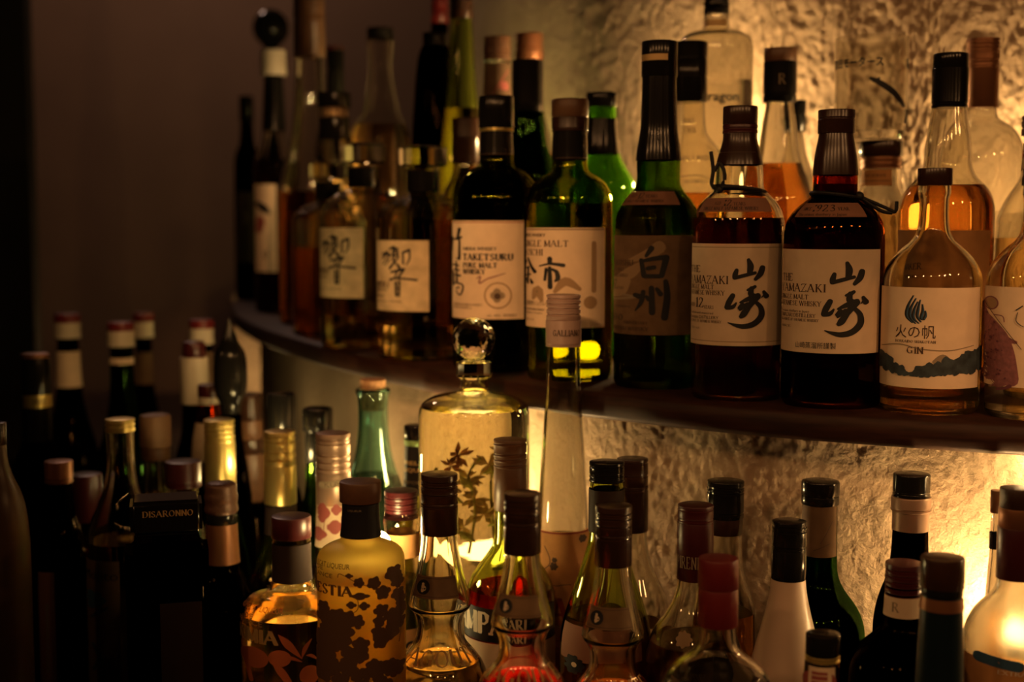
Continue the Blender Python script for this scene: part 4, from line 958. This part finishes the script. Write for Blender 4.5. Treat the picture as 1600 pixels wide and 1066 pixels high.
b = Bottle('aperitif_bottle', 'red bitter bottle with tan screw cap, black band with white capitals, before the decanter', 797, 1.17, 'counter', 900)
b.glass([(770, 23), (840, 24.5), (852, 27), (868, 38), (885, 51), (902, 62), (920, 69), (940, 71), (1400, 71)], G_LIME, L_RED, 916)
b.cap(686, 729, 26, K_TAN, (692, 708, 716, 725), gd=1); b.cap(729, 796, 25.5, K_TAN, (), 'neck_capsule', top=.8)
b.band('label', 954, 1006, P_BLACK, -2.15, 1.3, [('t', 'CAMPARI', -1.94, 962, 31, 'S', .42, I_WHITE)])
b.band('lower_label', 1008, 1060, P_CREAM, 728, 866)

b = Bottle('liqueur_bottle', 'clear flared bottle with black cap and yellow neck ring behind a pinch-waisted twin', 947, 1.10, 'counter', 900)
b.glass([(750, 25), (762, 26.5), (830, 26.5), (850, 29), (890, 41), (930, 55), (965, 66), (990, 71), (1030, 72), (1400, 72)], G_LIME, L_AMBER, 958)
b.cap(721, 752, 27.5, K_BLACK, (728, 741, 747), gd=.8); b.band('neck_sleeve', 763, 829, P_DARK, off=.0009)
b.band('label', 985, 1040, P_ROSE, 880, 1000, [('d', (900, 1046, 14, 9, 30), I_BLACK), ('d', (900, 1046, 4, 0, 12), P_CREAM)])
b = Bottle('whisky_bottle', 'clear bottle with dark brown capsule half hidden behind the yellow-ringed neck', 987, 1.175, 'counter', 900)
b.glass([(800, 22), (850, 24), (880, 30), (910, 44), (935, 56), (960, 62), (1400, 62)], G_CLEAR, L_AMBER, 975)
b.cap(716, 758, 24.5, K_BROWN, (722, 742), gd=.8); b.cap(758, 829, 25, K_BROWN, (764,), 'neck_capsule', gd=.6, top=.8)
b.band('label', 985, 1080, P_CREAM, 940, 1046)
b = Bottle('whisky_bottle', 'clear bottle with maroon capsule ending in letters, left of the red-capped bottle', 1085, 1.06, 'counter', 950)
b.glass([(860, 25), (906, 26.5), (930, 31), (958, 44), (982, 62), (1005, 72), (1030, 76), (1400, 76)], G_CLEAR, L_PALE, 1000)
b.cap(788, 815, 28, K_MAROON, (794, 810), gd=.6, top=2); b.cap(815, 904, 28.3, K_MAROON, (), 'neck_capsule', top=.6)
b.band('capsule_letters', 865, 895, I_GREY, 1058, 1112, [('t', 'PIRENITA', 1060, 871, 18, 's', 1106, I_GREY)], rad=b.r(28.6, 880), paper=False)
b.band('star_print', 985, 1040, I_GOLD, 1010, 1160, [('d', (1068, 1004, 12, 8, 40), I_TAN)], paper=False)
b = Bottle('wine_bottle', 'clear bottle with ribbed black cap and brown neck band by the lower wall', 1131, 1.125, 'counter', 950)
b.glass([(800, 26), (835, 26), (885, 28), (912, 36), (935, 45), (960, 49), (1400, 49)], G_CLEAR, L_AMBER, 955)
b.cap(751, 808, 29, K_BLACK, (760, 768, 800), gd=1); b.cap(808, 833, 27.5, K_BROWN, (), 'neck_band', top=.6)
b = Bottle('spirit_bottle', 'round-shouldered clear bottle with worn red cap at the front', 1121, .925, 'counter', 1000)
b.glass([(940, 27), (978, 28), (1005, 30), (1020, 40), (1032, 58), (1046, 74), (1064, 85), (1090, 91), (1400, 91)], G_CLEAR, L_CLEAR, 1052, th=.0036)
b.cap(871, 918, 31.5, K_RED, (), top=3.5); b.cap(918, 976, 31.3, K_RED, (), 'cap_skirt', top=1.5)
b = Bottle('liqueur_bottle', 'frosted milky white bottle with black ribbed cap', 1231, 1.03, 'counter', 950)
b.glass([(870, 25), (905, 26), (930, 29), (965, 37), (1005, 48), (1045, 58), (1085, 64), (1400, 66)], G_MILK, L_MILK, 1035)
b.cap(814, 858, 27, K_BLACK, (821, 828, 853), gd=1); b.cap(858, 904, 27, K_BLACK, (), 'neck_capsule', top=.6)
b = Bottle('wine_bottle', 'dark green bottle with pale neck label and plain black cap by the lower wall', 1278, 1.11, 'counter', 950)
b.glass([(780, 26), (872, 27), (900, 29), (922, 40), (944, 58), (966, 69), (995, 73), (1400, 73)], G_DGREEN, L_WHISKY, 905)
b.cap(751, 773, 29.5, K_BLACK, (), top=3); b.cap(774, 787, 29, K_BLACK, (), 'cap_ring', top=1)
b.band('neck_label', 787, 872, P_BROWN, items=[('b', [(1282, 850), (1290, 835), (1299, 815)], [1, 1, 1], I_BROWN), ('b', [(1272, 862), (1284, 856), (1296, 850)], [1.2, 1.2, 1], I_BROWN)], x0=1251, x1=1305)
b = Bottle('wine_bottle', 'dark bottle with black cap on a pale foil lip, against the brightest lower wall', 1419, 1.065, 'counter', 950)
b.glass([(780, 26), (828, 26.5), (880, 29), (905, 35), (925, 43), (950, 50), (985, 54), (1400, 55)], G_DARK)
b.cap(740, 775, 28.5, K_BLACK, (769,), top=2.5, gd=.5); b.cap(775, 798, 30.5, K_PINK, (794,), 'foil_lip', gd=1.2, top=2.5)
b.band('neck_foil', 798, 827, K_PINK, off=.0009)
b = Bottle('wine_bottle', 'near-black bottle with grooved red capsule and cream neck band', 1411, .975, 'counter', 950)
b.glass([(900, 26), (968, 28), (982, 33), (996, 48), (1012, 66), (1034, 78), (1062, 83), (1400, 84)], G_DARK)
b.cap(879, 936, 28.5, K_MAROON, (888, 897, 906, 916, 926), gd=1.4); b.band('neck_band', 936, 968, P_CREAM, items=[('t', 'R', 1396, 944, 14, 's', 1404, I_GREY)], x0=1384, x1=1438, off=.001)
b = Bottle('spirit_bottle', 'opaque dark teal bottle with large brown cap at lower right', 1471, .90, 'counter', 950)
b.solid('bottle_body', [(915, 28), (935, 31), (960, 33), (1066, 37), (1400, 44)], TEALM, True)
b.cap(870, 917, 33.5, K_BROWN, (), top=2.5); b.cap(917, 929, 31.5, K_BLACK, (), 'neck_ring', top=1); b.band('neck_band', 931, 950, K_COPPER, off=.0008)
b = Bottle('liqueur_bottle', 'low small bottle with black cap and red label, in front of the green bottle', 1285, .905, 'counter', 1030)
b.glass([(1010, 22), (1030, 24), (1036, 29), (1400, 30)], G_AMBER, L_WHISKY, 1034)
b.cap(990, 1022, 26.5, K_BLACK, (), top=2); b.cap(1022, 1031, 27, K_GOLD, (1027,), 'cap_ring', gd=1)
b.band('label', 1044, 1110, P_CREAM, 1264, 1303, [('b', [(1270, 1068), (1290, 1068)], [34, 34], I_PETAL), ('l', 1268, 1294, 1056, 1.5, P_CREAM), ('l', 1268, 1294, 1064, 1.5, P_CREAM)])
b = Bottle('brandy_bottle', 'round-shouldered clear bottle with knurled dark cap, a lamp shining through it', 1584, .975, 'counter', 950)
b.glass([(870, 26), (903, 27), (918, 29), (930, 36), (944, 50), (962, 64), (985, 73), (1015, 77), (1050, 78), (1400, 76)], G_HAMMER, L_AMBER, 1052, th=.0034)
V = []
b.cap(762, 793, 26.5, pbr('knurled_cap', (.04, .018, .012), .35, bump=.5, bscale=900), (), top=2); b.cap(793, 823, 27.5, K_COPPER, (), 'foil_band', top=1); b.cap(823, 903, 28.5, K_MAROON, (), 'neck_capsule', top=1)
b.band('label', 1040, 1120, P_ORANGE, 1510, 1660, [('b', [(1530, 1038), (1590, 1044)], [16, 16], I_BLUE), ('t', 'EXTRA', 1560, 1052, 6, 's', 1600, I_WHITE)])
b = Bottle('liqueur_bottle', 'slim pale bottle with tan cap and black neck band, half behind the knurled cap', 1553, 1.04, 'counter', 950)
b.glass([(790, 8.5), (832, 9), (858, 9), (890, 11), (930, 13.5), (960, 14), (1400, 14)], G_CLEAR, L_PALE, 950)
b.cap(766, 801, 10.5, K_TAN, (), top=1.5); b.band('neck_band', 832, 857, K_BLACK, off=.0008)

# ------------------------------------------------------------------ lower counter: left
b = Bottle('liqueur_bottle', 'bottle with ribbed maroon cap and amber neck paper, right of the vine-leaf bottle', 627, 1.235, 'counter', 850)
b.glass([(800, 25), (809, 28.5), (818, 29.5), (826, 27), (868, 26.5), (885, 30), (905, 32), (925, 33), (1400, 33)], G_CLEAR, L_PALE, 900)
b.cap(766, 809, 26, K_MAROON, (775, 784, 793, 801), gd=1); b.band('neck_label', 831, 867, P_ORANGE)
b.band('label', 985, 1060, P_ORANGE, 598, 656, [('d', (642, 1012, 9, 0, 20), I_BLACK), ('d', (642, 1012, 5, 0, 16), P_ORANGE)])
b = Bottle('liqueur_bottle', 'bottle with black cap, light green ring and black lettered neck, left of the decanter', 652, 1.37, 'counter', 750)
b.glass([(690, 18.5), (776, 22), (800, 30), (830, 40), (860, 42), (1400, 42)], G_LIME, L_PALE, 800)
b.cap(664, 686, 20, K_BLACK, (), top=2); b.cap(686, 695, 20.2, I_GREEN, (), 'green_ring', top=.6)
b.band('neck_label', 695, 775, P_BLACK, 632, 673, [('t', 'MELON', 633.5, 721, 6, 'N', 671, I_GOLD), ('t', 'LIQUEUR', 633, 732, 6, 'N', 671, I_GOLD), ('t', 'IMPORTED', 633, 752, 5, 'n', 671, I_GREY)])
b = Bottle('corked_bottle', 'blue-green glass bottle with flared lip and cork', 584, 1.428, 'counter', 750)
b.glass([(607, 24), (609, 27.5), (615, 27), (620, 23.5), (660, 23), (700, 26), (735, 35), (765, 47), (795, 57), (830, 62), (1400, 62)], G_BLUE, L_CLEAR, 742)
b.solid('cork', [(592, 19), (594, 21), (625, 18.5), (640, 18)], K_CORK)
b = Bottle('wine_bottle', 'rose-foil screw-capped bottle with dusty red petal print on its neck', 521, 1.29, 'counter', 750)
b.glass([(740, 24), (790, 26.5), (850, 28.5), (880, 34), (915, 50), (950, 57), (1400, 57)], G_CLEAR, L_PALE, 880)
b.cap(676, 736, 27, K_PINK, (685, 691, 709, 719, 729), gd=1.2, top=2); b.cap(736, 789, 27.2, K_PINK, (), 'neck_foil', top=.6)
b.band('foil_print', 736, 788, I_TAN, 495, 548, [('t', 'EST ORIGINAL', 502, 742, 3.5, 'n', 538, I_GREY), ('b', [(503, 758), (545, 754)], [11, 11], I_TAN), ('t', 'KUYEN', 508, 753, 8, 'n', 545, P_BROWN)], rad=b.r(27.5, 760), paper=False)
b.band('petal_label', 790, 858, P_CREAM, items=[('d', (505, 802, 10, 4, 20, 14), I_PETAL), ('d', (526, 797, 8, 4, 20, 8), I_PETAL), ('d', (524, 824, 12, 4, 20, 10), I_PETAL), ('d', (500, 836, 10, 4, 20, 10), I_PETAL), ('d', (540, 812, 7, 4, 20, 9), I_PETAL), ('b', [(508, 812), (506, 840)], [1, 1], I_PETAL)], x0=494, x1=549)
b = Bottle('wine_bottle', 'green bottle with rounded black cap behind the rose-foil bottle', 498, 1.50, 'counter', 750)
b.glass([(665, 18), (720, 19), (770, 21), (800, 30), (830, 42), (870, 46), (1400, 46)], G_GREEN, L_CLEAR, 820)
b.cap(636, 673, 24, K_BLACK, (), top=5); b.cap(673, 722, 20.5, K_BLACK, (), 'neck_sleeve', top=.6)
b = Bottle('wine_bottle', 'gold-foil screw-capped bottle with clear green shoulders, left of the rose-foil bottle', 438, 1.38, 'counter', 750)
b.glass([(740, 22), (786, 23.5), (836, 25), (855, 29), (878, 40), (900, 52), (925, 62), (950, 66), (1400, 66)], G_LIME, L_PALE, 930)
b.cap(673, 726, 24.5, K_GOLD, (681, 688, 704, 716), gd=1.2, top=2); b.cap(726, 786, 25, K_GOLD, (), 'neck_foil', top=.6); b.band('neck_label', 788, 832, P_DARK)
b = Bottle('liqueur_bottle', 'tall plain black-capped bottle behind the gold-foil bottle at centre left', 442, 1.56, 'counter', 750)
b.glass([(680, 18), (740, 20), (790, 32), (830, 38), (1400, 38)], G_DARK); b.cap(614, 690, 23.5, K_BLACK, (), top=3)
b = Bottle('wine_bottle', 'blurred brown-banded tall bottle between two gold-foil caps', 391, 1.68, 'counter', 750)
b.glass([(700, 19), (790, 22), (840, 32), (880, 38), (1400, 38)], G_DARK)
b.cap(615, 656, 20.5, K_BROWN, (624, 631, 638, 646), gd=1); b.cap(656, 685, 20.8, K_TAN, (), 'foil_band', top=.5); b.cap(685, 708, 21.4, K_BROWN, (), 'dark_band', top=.5); b.cap(708, 800, 22.5, K_TAN, (), 'neck_sleeve', top=.5)
b = Bottle('wine_bottle', 'gold-foil screw-capped bottle standing behind the crumpled-foil dark bottle', 344, 1.48, 'counter', 750)
b.glass([(710, 21), (770, 23), (820, 30), (860, 44), (900, 48), (1400, 48)], G_DGREEN)
b.cap(655, 692, 23.5, K_GOLD, (662, 670, 678, 686), gd=1.1, top=2); b.cap(692, 765, 24, K_GOLD, (), 'neck_foil', top=.6)
b = Bottle('sparkling_bottle', 'dark bottle with crumpled brown foil top and bronze neck band, beside the lettered square cap', 348, 1.27, 'counter', 900)
b.glass([(800, 22), (878, 25), (895, 30), (915, 43), (938, 58), (965, 67), (1000, 70), (1400, 70)], G_DARK)
P = [(754, 20), (757, 25), (768, 24), (776, 26.5), (786, 24), (797, 27), (802, 22)]
b.solid('crumpled_foil', P, pbr('crumpled_foil', (.11, .05, .03), .45, .3, bump=.9, bscale=220), it=2)
b.cap(802, 817, 24, K_BLACK, (), 'wire_ring', top=1); b.band('neck_band', 817, 878, K_COPPER, off=.001)

# square-capped almond liqueur
b = Bottle('amaretto_bottle', 'square dark bottle with broad flat black cap lettered in gold', 262, 1.14, 'counter', 900)
def rbox(b, hx, hy, z0, z1, bev):
    bm = bmesh.new(); bmesh.ops.create_cube(bm, size=1)
    for v in bm.verts: v.co = Vector((v.co.x * 2 * hx, v.co.y * 2 * hy, z0 + (v.co.z + .5) * (z1 - z0)))
    bmesh.ops.bevel(bm, geom=bm.edges[:], offset=bev, segments=3, affect='EDGES')
    bm.verts.index_update(); r_ = [tuple(v.co) for v in bm.verts], [tuple(v.index for v in f.verts) for f in bm.faces]; bm.free(); return r_
hx = b.r(54, 800); bx = b.r(62, 950)
b.part('glass_body', rbox(b, bx, bx * .75, 0, b.z(842), .007), G_DARK)
b.prof = [(b.r(22, 840), b.z(826)), (b.r(22, 840), b.z(842))]
b.solid('neck', [(826, 22), (845, 22)], G_DARK)
b.part('square_cap', rbox(b, hx, hx * .72, b.z(829), b.z(776), .004), K_BLACK)
v, f, wd = serif_word('DISARONNO', 1.2); hh = b.r(9, 805); sx = b.r(74, 805) / wd
b.part('cap_letters', ([(-b.r(35, 805) + u * sx, -hx * .72 - .0004, b.z(811, -hx) + q * hh) for u, q in v], f), I_GOLD, 0)
b.part('label', ([(-bx * .2, -bx * .75 - .0004, b.z(1100)), (bx * .8, -bx * .75 - .0004, b.z(1100)), (bx * .8, -bx * .75 - .0004, b.z(930)), (-bx * .2, -bx * .75 - .0004, b.z(930))], [(0, 1, 2, 3)]), P_DARK, 0)
b = Bottle('liqueur_bottle', 'bottle with broad maroon cap behind the lettered square cap', 290, 1.39, 'counter', 900)
b.glass([(755, 22), (800, 24), (840, 36), (870, 44), (1400, 44)], G_CLEAR, L_RED, 850); b.cap(720, 760, 28, K_MAROON, (752,), gd=.8, top=2)
b = Bottle('liqueur_bottle', 'bottle with rounded beige cap, left of the tall gold-foil cap', 247, 1.50, 'counter', 850)
b.glass([(700, 19), (775, 20), (810, 32), (840, 42), (1400, 42)], G_CLEAR, L_AMBER, 770); b.cap(647, 697, 24, K_BEIGE, (), top=6); b.cap(698, 717, 22.5, K_TAN, (), 'cap_ring', top=1)
b = Bottle('rum_bottle', 'clear bottle with gold ringed cap and pictorial mojito label at lower left', 194, 1.32, 'counter', 900)
b.glass([(660, 20), (674, 21), (720, 21), (760, 26), (790, 38), (815, 50), (838, 56), (1400, 57)], G_CLEAR, L_PALE, 842)
b.cap(654, 674, 23, K_GOLD, (660, 667), gd=1.2)
b.band('label', 878, 1130, P_BROWN, 139, 190, [('t', 'Mojito', 139, 893, 15, 'n', 188, I_BLACK), ('d', (154, 940, 14, 6, 24), I_BLUE), ('b', [(148, 968), (160, 958), (172, 950)], [3, 6, 3], I_TEAL), ('b', [(150, 1010), (158, 1030), (150, 1050)], [5, 7, 5], I_TEAL), ('d', (172, 1050, 14, 7, 24), I_PLUM)])
b = Bottle('wine_bottle', 'dark bottle with copper cap and narrow pink back label at far left', 97, 1.36, 'counter', 900)
b.glass([(745, 19), (800, 21), (835, 32), (862, 46), (890, 51), (1400, 51)], G_DARK); b.cap(720, 754, 21.5, K_COPPER, (748,), gd=.7)
b.band('label', 895, 1130, P_ROSE, 66, 89, [('b', [(78, 946), (77, 1050)], [5, 5], I_GREY)])
b = Bottle('liqueur_bottle', 'dark bottle with brown-red cap right of the copper cap at lower left', 139, 1.46, 'counter', 900)
b.glass([(800, 20), (840, 24), (870, 36), (900, 42), (1400, 42)], G_DARK); b.cap(740, 813, 24, K_MAROON, (), top=3)
b = Bottle('ceramic_bottle', 'rounded brown ceramic bottle cut by the left picture edge', 2, 1.22, 'counter', 900)
b.solid('bottle_body', [(690, 14), (720, 15), (745, 22), (775, 36), (815, 43), (870, 45), (1000, 44), (1400, 42)], CERAM, True, it=2)
b.cap(660, 695, 15, K_BROWN, ())
b = Bottle('sparkling_bottle', 'black bottle with gold paper band round its neck at far left', 61, 1.55, 'counter', 750)
b.glass([(640, 21), (690, 23), (712, 31), (740, 45), (770, 52), (1400, 52)], G_DARK); b.cap(559, 692, 22.5, K_BLACK, (), 'neck_foil', top=1, hw1=24); b.cap(552, 560, 21.5, K_COPPER, (), 'foil_top', top=2)
b.band('neck_band', 618, 638, K_GOLD, 38, 86, [('t', 'BRUT', 52, 624, 7, 's', 70, I_BROWN)], rad=b.r(23.8, 628))
def red_top(label, cx, d, t, hw, m, band, lab):
    b = Bottle('vermouth_bottle', label, cx, d, 'counter', 600)
    b.glass([(t + 34, hw - 4), (t + 120, hw - 2), (t + 170, hw + 8), (t + 220, hw + 24), (1400, hw + 26)], m)
    b.cap(t, t + 14, hw, K_RED, (), top=2); b.cap(t + 14, t + 38, hw, K_WHITE, (t + 22, t + 30), 'cap_skirt', gd=.8, top=.5)
    b.band('neck_paper', t + band[0], t + band[1], lab, cx - hw + 1, cx + hw - 1, off=.0012)
    return b
red_top('red and white capped bottle with pale neck paper, leftmost of the four at the back', 108, 1.98, 490, 20, G_DARK, (60, 116), P_CREAM)
red_top('brightest red and white capped bottle with green glass and thin cream neck ring', 191, 1.86, 503, 21, G_DGREEN, (57, 67), P_CREAM)
red_top('dim red and white capped bottle just behind the brightest one', 226, 2.22, 489, 16, G_DARK, (62, 112), P_BROWN)
red_top('red and white capped bottle behind the cream-necked bottle', 317, 1.98, 499, 19, G_DARK, (52, 118), P_BROWN)
b = Bottle('wine_bottle', 'bottle with maroon top and broad cream neck paper at the back left', 305, 1.76, 'counter', 650)
b.glass([(630, 19), (680, 21), (720, 34), (760, 40), (1400, 40)], G_DARK, ); b.cap(533, 560, 18, K_MAROON, (), top=5); b.cap(558, 630, 21.5, K_WHITE, (), 'neck_paper', top=1)
b = Bottle('liqueur_bottle', 'small maroon-capped bottle with cream ring in front of the cream-necked bottle', 326, 1.645, 'counter', 650)
b.glass([(632, 16), (660, 20), (690, 26), (740, 28), (1400, 28)], G_AMBER, L_WHISKY, 690); b.cap(600, 620, 16, K_MAROON, (), top=3); b.cap(620, 631, 16.5, K_WHITE, (), 'cream_ring', top=.5)
b.band('label', 662, 722, P_CREAM, 300, 322)  # cream patch standing in for light seen through a bottle
b = Bottle('decanter_bottle', 'black bottle with big onion-shaped black stopper beside the ledge end', 361, 1.58, 'counter', 650)
b.glass([(640, 15), (690, 17), (740, 26), (800, 32), (1400, 32)], G_DARK)
b.solid('onion_stopper', [(498, 3), (520, 9), (536, 14), (546, 22), (562, 26), (600, 26.5), (618, 23), (630, 16), (650, 15)], K_BLACK, it=2)
